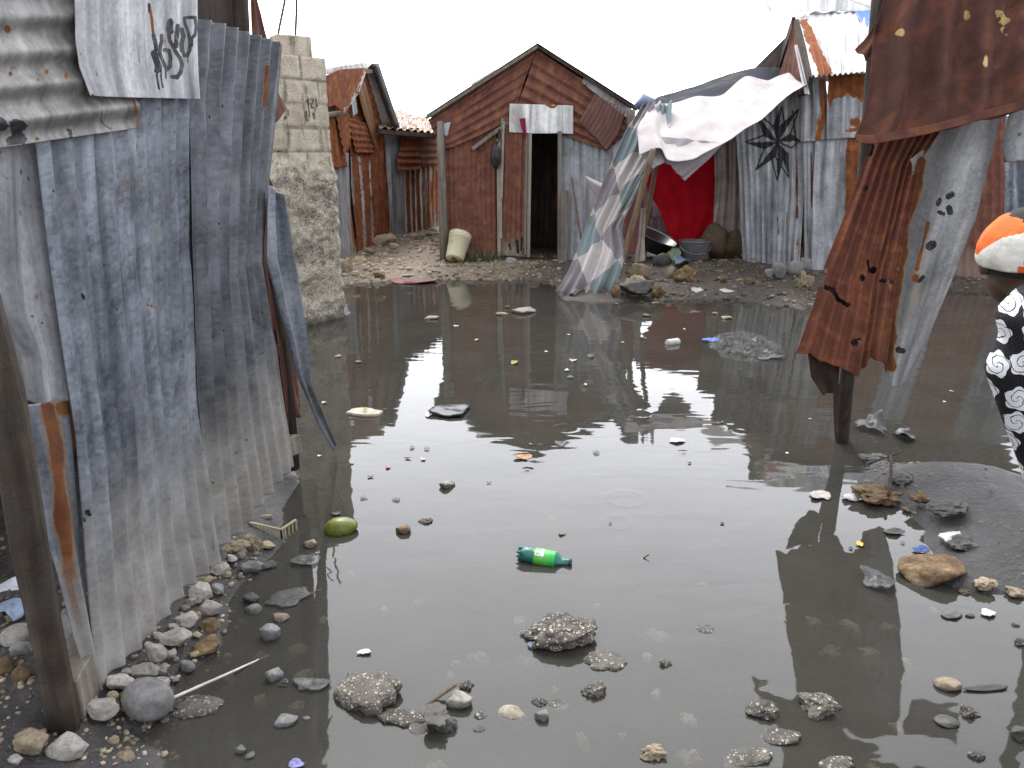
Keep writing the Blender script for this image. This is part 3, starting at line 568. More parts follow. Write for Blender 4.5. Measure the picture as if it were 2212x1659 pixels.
# ------------------------------------------------------------------ shack with the hanging rusty sheets
PRt = (np.array([2.0, 3.95, 0]), np.array([-.12, -.993, 0.]))
def hanging_shack():
    t = thing("rusty_shack", "shack with torn brown sheets hanging above the pond on a dark pole", "shack", (2.6, 4.3, 0))
    tilt = (P(1900, 300, 3.72), np.array([-.1, -.92, .34])/np.linalg.norm([-.1, -.92, .34]))
    sheet("tin_sheet", t, T_SPOT, [(1935, -70), (1892, 60), (1882, 170), (1866, 250), (1846, 298)], [(2420, -70), (2420, 190)], B=[(1846, 298), (1880, 306), (1920, 298), (2000, 284), (2212, 230), (2420, 172)], pl=tilt, n=6, amp=.045, nu=200, nv=110, dent=.9, wob=.03,
          rust=[('e', 1946, 70, 11, 10, -1.5), ('e', 2086, 26, 8, 15, -1.5), ('e', 2166, 40, 12, 26, -1.6), ('e', 2130, 132, 5, 14, -1.3)], label="large flat brown sheet over the eave")
    sheet("tin_hem", t, T_BROWN, [(1846, 290), (1850, 306)], [(2420, 162), (2420, 182)], T=[(1846, 290), (1880, 294), (2000, 272), (2212, 217), (2420, 162)], B=[(1850, 306), (1880, 313), (2000, 291), (2212, 236), (2420, 182)], pl=tilt, off=.025, n=0, amp=.008, nu=80, nv=8, wob=.008)
    sheet("tin_sheet", t, T_HANG, [(1898, 270), (1852, 400), (1800, 530), (1772, 600), (1765, 640), (1717, 772)], [(2045, 260), (1988, 345), (1960, 485), (1937, 600), (1920, 740), (1914, 792)], B=[(1717, 772), (1745, 768), (1770, 788), (1820, 802), (1852, 815), (1867, 795), (1885, 770), (1918, 786)], pl=PRt, off=.0, n=7.5, amp=.014, wob=.03, dent=.4, nu=170, nv=230, tear=.025,
          holes=[('l', 4.5, [(1768, 598), (1782, 622), (1800, 628), (1812, 648), (1832, 660)]), ('p', [(1760, 575), (1788, 580), (1776, 610), (1764, 622), (1752, 640)]), ('e', 1862, 600, 7, 10), ('e', 1885, 584, 8, 7), ('l', 3.5, [(1904, 610), (1930, 612)]), ('p', [(1964, 343), (1976, 330), (1992, 318), (1994, 350), (1984, 372), (1972, 385), (1972, 360)]), ('l', 3, [(1882, 300), (1890, 320), (1884, 338)]), ('e', 1870, 408, 5, 7), ('e', 1850, 740, 14, 10), ('l', 3, [(1870, 560), (1876, 585)])],
          rust=[('e', 1950, 670, 30, 70, -.35), ('e', 1915, 640, 20, 50, -.28)], label="torn corrugated rust-brown sheet hanging askew")
    sheet("tin_sheet", t, T_STAIN, [(2020, 240), (1965, 360), (1935, 500), (1915, 640), (1908, 740), (1914, 812)], [(2172, 225), (2112, 470), (2062, 600), (2004, 740), (1958, 828)], B=[(1916, 812), (1924, 832), (1944, 836), (1958, 828)], pl=PRt, off=-.03, n=1.0, amp=.02, phase=-1.1, nu=100, nv=200, dent=.15,
          rust=[('l', 22, [(1990, 350), (1958, 490), (1938, 600), (1922, 745), (1920, 790)], .85), ('l', 10, [(2004, 482), (1998, 510), (1980, 580)], 1.1), ('e', 2003, 492, 10, 22, 1.1), ('e', 2012, 530, 24, 20, .5), ('l', 34, [(2000, 540), (1960, 700)], .36), ('e', 1975, 600, 22, 26, .8), ('l', 26, [(2050, 520), (2000, 640)], .26)],
          paint=[('e', 0, 0)] and [('l', 6, [(2048, 425), (2056, 420)]), ('l', 5, [(2030, 432), (2026, 440)]), ('l', 7, [(2050, 450), (2052, 458)]), ('l', 4, [(2028, 458), (2038, 462)]), ('l', 9, [(2008, 532), (2014, 528)]), ('l', 4, [(1985, 608), (1994, 598)]), ('l', 6, [(1940, 755), (1950, 758)])], label="smooth grey sheet rolled along one edge")
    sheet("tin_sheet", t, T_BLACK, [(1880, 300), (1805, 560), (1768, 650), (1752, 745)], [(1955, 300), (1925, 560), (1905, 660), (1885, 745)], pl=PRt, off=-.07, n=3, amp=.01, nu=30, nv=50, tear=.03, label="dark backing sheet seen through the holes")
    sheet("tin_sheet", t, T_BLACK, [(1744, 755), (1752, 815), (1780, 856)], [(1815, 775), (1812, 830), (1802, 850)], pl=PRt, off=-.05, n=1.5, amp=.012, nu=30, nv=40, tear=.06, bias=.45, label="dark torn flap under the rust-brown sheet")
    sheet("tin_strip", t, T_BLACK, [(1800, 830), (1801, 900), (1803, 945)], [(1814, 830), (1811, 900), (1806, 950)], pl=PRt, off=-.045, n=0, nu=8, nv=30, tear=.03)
    sheet("tin_sheet", t, T_GREY, [(2180, 235), (2164, 310), (2168, 350)], [(2330, 215), (2300, 330)], B=[(2168, 350), (2190, 352), (2300, 335)], pl=PRt, off=-.06, n=2, amp=.01, nu=50, nv=40, rust=[('l', 9, [(2166, 330), (2172, 350), (2230, 350)], .8), ('e', 2200, 290, 20, 12, .4)], bias=.05, label="short stained grey sheet beside the roof pole")
    sheet("tin_sheet", t, T_BROWN, [(1912, 20), (1872, 80), (1848, 104)], [(1898, 60), (1890, 105), (1872, 130)], pl=tilt, off=-.05, n=1, amp=.02, nu=24, nv=30, wob=.02, tear=.03, label="dark curled corner of the brown sheet")
    a, b = P(1838, 740, 4.02), G(1814, 990, -.12)
    V, Fc = tube(lerp_path(a, b, 9, .004, 2), .037, 14, .1, 4); mesh("support_pole", V, Fc, W_POST, t)
    V, Fc = tube(lerp_path(P(1838, 742, 4.02), P(1900, -60, 4.05), 6, .01, 3), .035, 10, .1, 6); mesh("support_pole", V, Fc, W_POST, t)
    V, Fc = tube(lerp_path((2.95, 3.9, -.1), (2.95, 3.9, 2.5), 6, .01, 3), .04, 10, .1, 7); mesh("roof_pole", V, Fc, W_POST, t)
    q = [P(1770, -22, 5.6), P(2400, -90, 4.2), P(2500, -40, 3.9), P(1925, 30, 4.0)]
    quad_sheet("roof", t, T_DARK, q, n=12, bias=.45)
hanging_shack()

# ------------------------------------------------------------------ block wall end with reinforcing rods
def block_wall():
    A, B = G(645, 706)[:2], G(738, 683)[:2]
    t = thing("block_wall", "crumbling concrete block wall end with two bare rods on top, standing in the pond", "wall", ((A[0]+B[0])/2, (A[1]+B[1])/2, 0))
    d = (B-A)/np.linalg.norm(B-A); nb = np.array([-d[1], d[0]])     # going back, away from the lane
    if nb[1] < 0: nb = -nb
    nb = nb*.5 + np.array([-.5, .55]); nb /= np.linalg.norm(nb)
    A = A - d*.06
    top = P(655, 118, 7.4)[2]; depth = 1.1
    loop = [A, B, B+nb*depth, A+nb*depth]
    per, wv = [], []
    for i in range(4):
        a, b = loop[i], loop[(i+1) % 4]; L = np.linalg.norm(b-a); k = int(L/.016)
        nn = np.array([(b-a)[1], -(b-a)[0]])/L
        for j in range(k): per.append((a+(b-a)*j/k, nn, i, j/k*L)); 
    nz = 150; zs = np.linspace(-.3, top, nz); n = len(per)
    bx = np.array([p[0] for p in per]); nn = np.array([p[1] for p in per]); sd = np.array([p[2] for p in per]); ln = np.array([p[3] for p in per])
    XX = np.repeat(bx[None, :, 0], nz, 0); YY = np.repeat(bx[None, :, 1], nz, 0); ZZ = np.repeat(zs[:, None], n, 1); LL = np.repeat(ln[None], nz, 0)
    q = top-ZZ; row = np.floor(q/.20); ink = np.abs((q/.20) % 1 - .0); ink = np.minimum(ink, 1-ink)*.20
    sh = (row % 2)*.20+.08; inv = ((LL+sh)/.40) % 1; inv = np.minimum(inv, 1-inv)*.40
    jn = (fbm(XX*14, YY*14, ZZ*14, 3)-.5)
    joint = np.maximum(1-ink/.016, 1-inv/.014)+jn*1.2; joint = np.clip(joint, 0, 1)
    low = sstep(1.5, 1.32, ZZ+jn*.3)
    D = (fbm(XX*4, YY*4, ZZ*4, 4)-.5)*.045 + (fbm(XX*16, YY*16, ZZ*16, 4)-.5)*(.012+.055*low) + (vn(XX*45, YY*45, ZZ*45)-.5)*(.005+.02*low) - .012*joint*(1-low) + .035*low
    step = ((row % 2) == 0)*(1-low)*.02*((sd[None] == 3)+(sd[None] == 0)*sstep(.10, .0, LL))
    D = D - step - .14*(sd[None] == 0)*0
    for (u0, z0, r, dp) in ((.22, .95, .10, .05), (.12, .62, .12, .07), (.35, 1.15, .08, .05), (.2, .3, .1, .06)):
        D -= dp*np.exp(-(((LL-u0)/r)**2+((ZZ-z0)/r)**2)*(1+2*jn))*(sd[None] == 0)
    XX = XX+nn[None, :, 0]*D; YY = YY+nn[None, :, 1]*D
    cs = [(.5*(loop[0]+loop[2]))]
    V = np.stack([XX, YY, ZZ], -1).reshape(-1, 3)
    X, Y = pix(V); jj = jn.ravel()
    W1 = lambda pts: [(576+x*.2082, 57.6+y*.2082) for x, y in pts]
    m = np.zeros((len(V), 3)); m[:, 0] = np.maximum(joint*(1-low)*.9, 0).ravel(); m[:, 1] = low.ravel()
    for w, pts in ((1.6, [(412, 770), (432, 745), (440, 860)]), (1.6, [(458, 750), (478, 742), (482, 770), (460, 835), (492, 838)]), (1.6, [(500, 745), (514, 742), (520, 835)]), (1.2, [(505, 838), (530, 836)]), (1.0, [(412, 880), (412, 950), (425, 985), (440, 940), (440, 880)]), (1.0, [(470, 870), (492, 950)]), (1.0, [(500, 860), (488, 960)]), (1.0, [(190, 910), (188, 960), (205, 930)]), (1.0, [(222, 870), (222, 930)])):
        m[:, 2] = np.maximum(m[:, 2], np.clip((w-segdist(X, Y, W1(pts)))/1.0+.6+jj*.5, 0, 1))
    m[:, 2] *= (np.repeat(sd[None], nz, 0).ravel() == 0)
    idx = np.arange(nz*n).reshape(nz, n); nx = np.roll(idx, -1, 1)
    Fc = np.stack([idx[:-1], nx[:-1], nx[1:], idx[1:]], -1).reshape(-1, 4).tolist()
    c = len(V); V = np.vstack([V, [*(loop[0]+loop[2])/2, top+.01]]); m = np.vstack([m, [.5, 0, 0]])
    Fc += [[idx[-1, k], nx[-1, k], c] for k in range(n)]
    M = Mat("old_block_and_mortar"); g = M.n("NewGeometry").outputs['Position']
    sp = M.n("SeparateColor", {0: M.n("Attribute", attribute_name="mask").outputs[0]})
    a = M.noise(g, 6, 6, .65); b = M.noise(g, 60, 5, .7); s2 = M.noise(M.n("Mapping", {0: g, 'Scale': (14, 14, 3)}).outputs[0], 1, 5, .6)
    blk = M.ramp(M.math('ADD', M.math('MULTIPLY', a, .55), M.math('MULTIPLY', b, .45)), [(.35, (.44, .375, .28)), (.52, (.67, .595, .47)), (.68, (.80, .73, .61))])
    blk = M.mix(M.math('MULTIPLY', M.sm(s2, .52, .68), .6), blk, (.14, .12, .085))
    rgh = M.ramp(M.math('ADD', M.math('MULTIPLY', a, .4), M.math('MULTIPLY', b, .6)), [(.40, (.10, .09, .072)), (.5, (.48, .435, .355)), (.62, (.78, .72, .61))])
    rgh = M.mix(M.math('MULTIPLY', M.sm(a, .56, .66), .55), rgh, (.33, .21, .115))
    col = M.mix(sp.outputs[0], blk, (.17, .15, .10)); col = M.mix(sp.outputs[1], col, rgh); col = M.mix(sp.outputs[2], col, (.03, .035, .03))
    z = M.n("SeparateXYZ", {0: g}).outputs[2]
    col = M.mix(M.math('MULTIPLY', M.math('SUBTRACT', 1.0, M.sm(M.math('ADD', z, M.math('MULTIPLY', a, .1)), .04, .16)), .75), col, (.04, .04, .038))
    M.bump(M.math('ADD', a, M.math('MULTIPLY', b, 1.2)), .9, .02); BL = M.pr(col=col, ro=.92, spec=.2)
    mesh("wall_body", V, Fc, BL, t, mask=m)
    c0 = P(636, 112, 7.75); V, Fc = beam(c0 + np.array([-.16, -.1, .02]), c0 + np.array([.11, .08, .02]), .2, .22)
    o = mesh("top_block", V, Fc, BL, t, smooth=False); bv = o.modifiers.new("edge", 'BEVEL'); bv.width = .015; bv.segments = 2
    RB = plain("rebar", (.09, .07, .06), .8, .4, 40, .3)
    for x0, x1, y1 in ((598, 622, -40), (638, 642, -60)):
        V, Fc = tube(lerp_path(P(x0, 100, 7.8), P(x1, y1, 7.8), 7, .01, x0), .011, 8); mesh("rebar", V, Fc, RB, t)
block_wall()

# ------------------------------------------------------------------ gabled house across the pond
HY = 11.1
PH = (np.array([0, HY, 0.]), np.array([0, -1., 0.]))
CLOTHM = {}
def gable_house():
    t = thing("gabled_shack", "rust-red gabled tin shack with an open dark doorway under a whitewashed tin lintel", "shack", (.3, HY, 0))
    def p(x, y, d=0): return PL(x, y, shift(PH, d))
    sheet("tin_sheet", t, T_MAROON, [(953, 285), (956, 420), (962, 556)], [(1074, 262), (1071, 400), (1074, 556)], pl=PH, off=.0, n=11, amp=.008, nu=110, nv=90, dent=.2, rust=[('e', 1030, 560, 60, 30, -.25)], label="dull red sheet beside the corner post")
    sheet("tin_sheet", t, T_GREY, [(1206, 262), (1206, 400), (1204, 570)], [(1372, 235), (1370, 400), (1368, 600)], pl=PH, off=-.004, n=12, amp=.007, nu=120, nv=100, rust=[('e', 1285, 460, 26, 40, .42), ('e', 1262, 415, 16, 60, .32), ('e', 1310, 360, 26, 40, .25), ('l', 5, [(1330, 400), (1328, 480)], .5)], bias=-.02, label="grey sheet with orange rust stains")
    sheet("tin_sheet", t, T_MAROON, [(925, 258), (944, 304), (958, 322)], [(1160, 104), (1135, 168), (1108, 255)], T=[(925, 258), (1040, 180), (1160, 104)], B=[(958, 322), (980, 318), (1040, 292), (1108, 255)], pl=PH, off=.045, n=5.5, amp=.018, along='u', nu=150, nv=110, tear=.02, rust=[('l', 14, [(1130, 150), (1060, 195), (1000, 236)], .35), ('e', 958, 275, 14, 8, -.8), ('e', 957, 298, 9, 8, -.9)], label="gable sheet with ribs along the roof slope")
    sheet("tin_sheet", t, T_MAROON, [(1158, 106), (1140, 168), (1108, 250)], [(1366, 250), (1340, 300), (1310, 326)], T=[(1158, 106), (1260, 172), (1366, 250)], B=[(1108, 250), (1170, 275), (1240, 300), (1310, 326)], pl=PH, off=.03, n=6, amp=.018, along='u', nu=150, nv=110, label="gable sheet with ribs falling to the eave")
    sheet("tin_sheet", t, T_PURPLE, [(1284, 204), (1268, 232), (1250, 262)], [(1352, 242), (1336, 290), (1310, 326)], T=[(1284, 204), (1320, 222), (1352, 242)], B=[(1250, 262), (1290, 300), (1312, 326)], pl=PH, off=.065, n=9, amp=.005, along='v', nu=60, nv=50, slant=.0, bias=-.05, rust=[('l', 12, [(1290, 206), (1330, 228), (1352, 250)], .7)], label="patch of brown tin nailed over the gable")
    sheet("lintel_sheet", t, T_WHITE, [(1101, 224), (1100, 262), (1100, 286)], [(1238, 228), (1238, 290)], B=[(1100, 286), (1160, 289), (1200, 288), (1238, 290)], pl=PH, off=.085, n=7, amp=.006, nu=70, nv=40, tear=.012, pale=[('e', 1115, 250, 22, 40)], rust=[('l', 5, [(1180, 226), (1196, 232), (1202, 228)], .9)], label="whitewashed tin over the doorway")
    # door leaf of rusted tin on a wooden frame
    d = sheet("door", t, T_MAROON, [(1086, 262), (1085, 400), (1080, 552)], [(1143, 258), (1138, 400), (1136, 556)], pl=PH, off=.07, n=5, amp=.010, nu=60, nv=100, pale=[('e', 1110, 556, 44, 52, .85), ('e', 1141, 470, 12, 120, .6)], paint=[('l', 3, [(1117, 520), (1119, 545)]), ('l', 2, [(1128, 512), (1126, 540)]), ('l', 2, [(1100, 528), (1103, 538)]), ('l', 2, [(1132, 535), (1130, 548)])], rust=[('e', 1110, 300, 30, 60, .2)], label="open rusted door leaf")
    beam_obj("door_stile", p(1088, 262, .10), p(1083, 430, .10), .05, .03, W_PALE, d, bev=.003)
    beam_obj("door_stile", p(1138, 290, .10), p(1134, 550, .10), .055, .03, W_GREY, d, bev=.003)
    for a, b, w, m_, nm in (((1145, 260), (1141, 555), .07, W_PALE, "door_jamb"), ((1209, 283), (1208, 568), .11, W_GREY, "door_jamb"), ((1077, 300), (1078, 565), .05, W_PALE, "wall_batten"), ((1081, 352), (1081, 515), .075, W_PALE, "wall_batten"), ((1097, 265), (1020, 322), .06, W_GREY, "roof_batten"), ((1086, 255), (1083, 355), .045, W_GREY, "wall_batten")):
        beam_obj(nm, p(*a, .05), p(*b, .05), w, .05, m_, t, bev=.006)
    V, Fc = tube([p(950, 262, .10), p(954, 350, .11), p(956, 450, .10), p(962, 575, .10)], [.045, .055, .06, .075], 12, .2, 5)
    mesh("corner_post", V, Fc, W_GREY, t)
    # roof: two slopes with a thin dark edge, rafters under them
    zl, zr, za = p(922, 250), p(1374, 232), p(1161, 96)
    yb = HY+3.6; fo = HY-.15
    def at(q, y): return np.array([q[0], y, q[2]])
    quad_sheet("roof_slope", t, T_GREY, [at(za, fo), at(za, yb), at(zl, yb), at(zl, fo)], n=18, nu=110, nv=12, amp=.006, label="grey roof slope")
    quad_sheet("roof_slope", t, T_DARK, [at(za, fo), at(za, yb), at(zr, yb), at(zr, fo)], n=18, nu=110, nv=12, amp=.006, bias=.4)
    q = np.array([0, 0, -.035])
    beam_obj("rafter", at(zl, HY-.12)+q, at(za, HY-.12)+q, .035, .04, W_GREY, t)
    beam_obj("rafter", at(za, HY-.12)+q, at(zr, HY-.12)+q, .03, .04, W_DARK, t)
    sheet("ridge_patch", t, T_WHITE, [(1020, 180), (1016, 188)], [(1072, 148), (1066, 156)], pl=PH, off=.20, n=0, nu=16, nv=6)
    for xl, nm in ((951, "side_wall"), (1370, "side_wall")):
        a = p(xl, 300); quad_sheet(nm, t, T_MAROON, [(a[0], HY+.02, a[2]+.1), (a[0], yb, a[2]+.1), (a[0], yb, .0), (a[0], HY+.02, .0)], n=20, nu=90, nv=10)
    quad_sheet("rear_wall", t, T_MAROON, [(zl[0], yb, zl[2]), (zr[0], yb, zr[2]), (zr[0], yb, 0), (zl[0], yb, 0)], n=16, nu=80, nv=10)
    mesh("rear_gable", [(zl[0], yb+.01, zl[2]), (zr[0], yb+.01, zr[2]), (za[0], yb+.01, za[2])], [[0, 1, 2]], T_MAROON, t, uv=[(0, 0), (2, 0), (1, 1)], mask=[(0, 0, 0)]*3)
    quad_sheet("shaded_partition", t, W_DARK, [p(1150, 250)+np.array([0, 1.3, .1]), p(1300, 250)+np.array([0, 1.3, .1]), p(1300, 560)+np.array([0, 1.3, -.1]), p(1150, 560)+np.array([0, 1.3, -.1])], n=10, nu=50, nv=10)  # unseen partition, coloured dark to stand in for the doorway's shade
    sheet("eave_strip", t, T_MIX, [(1262, 166), (1255, 178)], [(1370, 240), (1356, 256)], pl=PH, off=.07, n=0, nu=50, nv=12, wob=.01, bias=.12, label="narrow grey and rust strip under the eave")
    sheet("gable_flap", t, T_PALE, [(946, 268), (950, 288)], [(974, 264), (966, 296)], pl=PH, off=.075, n=0, nu=14, nv=14, tear=.05)
    V, Fc = beam(p(1060, 556, .03), p(1206, 562, .03), .10, .05); mesh("door_sill", V, Fc, W_DARK, t, smooth=False)
gable_house()

# ------------------------------------------------------------------ two huts along the lane on the other side of the block wall
W_BRN = tin("brown_plank_tin", (.15, .07, .04), (.24, .12, .07), (.10, .045, .025), (.20, .085, .045), (.34, .17, .08), bias=.35)
def lane_huts():
    g0, g1, g2 = G(716, 574, .05), G(843, 520, .16), G(950, 490, .17)
    p2 = vplane(g0, g1); p3 = vplane(g1, g2)
    t = thing("orange_hut", "hut of orange and dark rusted tin between the block wall and the low hut", "hut", (g0+g1)/2*np.array([1, 1, 0]))
    sheet("tin_sheet", t, T_MIX, [(712, 330), (716, 450), (722, 572)], [(755, 330), (758, 450), (772, 548)], pl=p2, n=5, amp=.012, nu=50, nv=80, bias=-.05, rust=[('e', 716, 520, 10, 80, .8), ('e', 762, 500, 12, 60, .5)], label="grey strip with rust-stained edges")
    sheet("tin_sheet", t, T_ORANGE, [(754, 290), (757, 400), (772, 548)], [(838, 280), (834, 400), (842, 522)], pl=p2, off=.01, n=7, amp=.014, nu=70, nv=80, bias=.3, rust=[('e', 820, 360, 24, 60, .4), ('l', 3, [(776, 340), (784, 430), (788, 540)], -1.3), ('l', 2.5, [(798, 350), (806, 535)], -1.1), ('l', 2.2, [(758, 340), (764, 440)], -1.1)], label="dark rusted sheet at the corner")
    sheet("tin_sheet", t, T_ORANGE, [(703, 255), (706, 300), (712, 365)], [(738, 250), (746, 320), (752, 362)], pl=p2, off=.05, n=3, amp=.014, nu=40, nv=50, tear=.03, bias=.3, label="bright orange hanging sheet")
    sheet("tin_sheet", t, T_ORANGE, [(722, 228), (732, 280), (744, 334)], [(752, 232), (758, 290), (754, 322)], pl=p2, off=.09, n=6, amp=.01, along='u', slant=.3, nu=40, nv=50, bias=.25, label="orange patch with slanting ribs")
    sheet("tin_sheet", t, T_ORANGE, [(748, 160), (752, 220), (758, 315)], [(790, 150), (812, 200), (836, 285)], pl=p2, off=.0, n=8, amp=.012, along='u', nu=50, nv=60, bias=.35)
    sheet("tin_sheet", t, T_ORANGE, [(752, 255), (762, 300), (770, 330)], [(796, 268), (806, 300), (808, 330)], pl=p2, off=.06, n=5, amp=.014, along='u', nu=50, nv=44, bias=.4, tear=.02)
    sheet("gable_board", t, W_BRN, [(768, 175), (785, 240), (812, 320)], [(790, 178), (806, 240), (822, 345)], pl=p2, off=.09, n=2, amp=.008, nu=20, nv=50, tear=.03, label="long brown plank hanging from the gable")
    sheet("tin_sheet", t, T_GREY, [(757, 205), (762, 252)], [(766, 200), (772, 245)], pl=p2, off=.08, n=1, amp=.006, nu=12, nv=24)
    ap = PL(790, 142, shift(p2, .02)); er = PL(838, 280, shift(p2, .08)); el = PL(700, 236, shift(p2, .02))
    back = -p2[1]*2.6; up = np.array([0, 0, .03])
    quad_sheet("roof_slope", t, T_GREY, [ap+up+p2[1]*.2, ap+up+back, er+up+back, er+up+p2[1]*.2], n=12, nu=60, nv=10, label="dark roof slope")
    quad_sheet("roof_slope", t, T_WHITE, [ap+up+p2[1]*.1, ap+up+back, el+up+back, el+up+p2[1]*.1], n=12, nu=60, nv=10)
    sheet("roof_sheet", t, T_ORANGE, [(690, 170), (700, 205), (708, 232)], [(795, 146), (776, 200), (742, 248)], T=[(690, 170), (735, 150), (795, 146)], B=[(708, 232), (722, 228), (742, 248)], pl=p2, off=.22, n=0, nu=60, nv=50, wob=.03, bias=.35, rust=[('l', 9, [(795, 146), (776, 200), (742, 248)], -.55)], tear=.02, label="bent red-brown roof sheet, glare along its edge painted pale")  # negative rust paints the bright glare along the edge into the colour
    sheet("ridge_sheet", t, T_WHITE, [(690, 150), (690, 162)], [(790, 134), (796, 150)], pl=p2, off=.16, n=0, nu=40, nv=10, wob=.008)
    beam_obj("rafter", ap+p2[1]*.12, er+p2[1]*.12, .05, .07, W_DARK, t)
    beam_obj("ridge_pole", PL(770, 156, shift(p2, .1)), PL(802, 154, shift(p2, .1)), .05, .05, W_GREY, t)
    V, Fc = tube([PL(700, 250, shift(p2, .14)), PL(738, 244, shift(p2, .14))], .035, 8); mesh("eave_pole", V, Fc, W_GREY, t)
    w0, w1 = g0+np.array([0, 0, -.1]), g1+np.array([0, 0, -.1]); h = np.array([0, 0, 1.9])
    quad_sheet("rear_wall", t, T_BROWN, [w0+back+h, w1+back+h, w1+back, w0+back], n=10, nu=50, nv=8)
    quad_sheet("side_wall", t, T_BROWN, [w0+h, w0+back+h, w0+back, w0], n=10, nu=50, nv=8)
    quad_sheet("side_wall", t, T_BROWN, [w1+h, w1+back+h, w1+back, w1], n=10, nu=50, nv=8)

    t = thing("low_hut", "low hut striped rust and white, between the orange hut and gabled shack", "hut", (g1+g2)/2*np.array([1, 1, 0]))
    sheet("tin_sheet", t, T_GREY, [(829, 282), (836, 400), (844, 526)], [(868, 282), (868, 400), (872, 520)], pl=p3, off=.03, n=4, amp=.012, nu=40, nv=70, label="pale grey corner strip")
    sheet("tin_sheet", t, T_MIX, [(866, 340), (868, 430), (872, 518)], [(952, 320), (950, 400), (952, 492)], pl=p3, n=8, amp=.016, nu=90, nv=80, rust=[('l', 5, [(880, 350), (884, 515)]), ('l', 6, [(902, 350), (906, 510)]), ('l', 4, [(925, 350), (930, 505)]), ('e', 940, 420, 16, 90, .8), ('l', 5, [(916, 350), (922, 505)]), ('l', 4, [(890, 350), (896, 510)])], bias=.05, label="sheet striped with rust and white")
    sheet("tin_sheet", t, T_ORANGE, [(862, 276), (868, 310), (857, 345), (860, 370)], [(904, 276), (906, 320), (908, 368)], pl=p3, off=.10, n=6, amp=.016, along='u', nu=50, nv=60, tear=.03, bias=.35, pale=[('e', 866, 280, 22, 12)], label="curled rusty sheet over the wall")
    sheet("tin_sheet", t, T_ORANGE, [(900, 284), (904, 320), (912, 362)], [(952, 288), (950, 330), (950, 360)], pl=p3, off=.07, n=5, amp=.012, along='u', nu=50, nv=50, tear=.02, bias=.3)
    a, b = PL(818, 275, shift(p3, .2)), PL(955, 288, shift(p3, .25))
    c, d = P(822, 228, 15.6), P(945, 262, 17.6)
    quad_sheet("roof", t, T_ORANGE, [c, d, b, a], n=9, nu=90, nv=20, amp=.02, bias=-.08, label="lean-to roof of streaked tin")
    beam_obj("eave_pole", a+np.array([0, 0, -.06]), b+np.array([0, 0, -.06]), .05, .06, W_DARK, t)
    back = -p3[1]*2.2; h = np.array([0, 0, 1.75]); w0, w1 = g1+np.array([0, 0, -.2]), g2+np.array([0, 0, -.2])
    quad_sheet("rear_wall", t, T_BROWN, [w0+back+h, w1+back+h, w1+back, w0+back], n=10, nu=50, nv=8)
    quad_sheet("upper_wall", t, T_BROWN, [PL(822, 270, p3), PL(955, 285, p3), PL(955, 345, p3), PL(822, 345, p3)], n=8, nu=50, nv=8)
    quad_sheet("side_wall", t, T_BROWN, [w1+h, w1+back+h, w1+back, w1], n=10, nu=50, nv=8)
lane_huts()

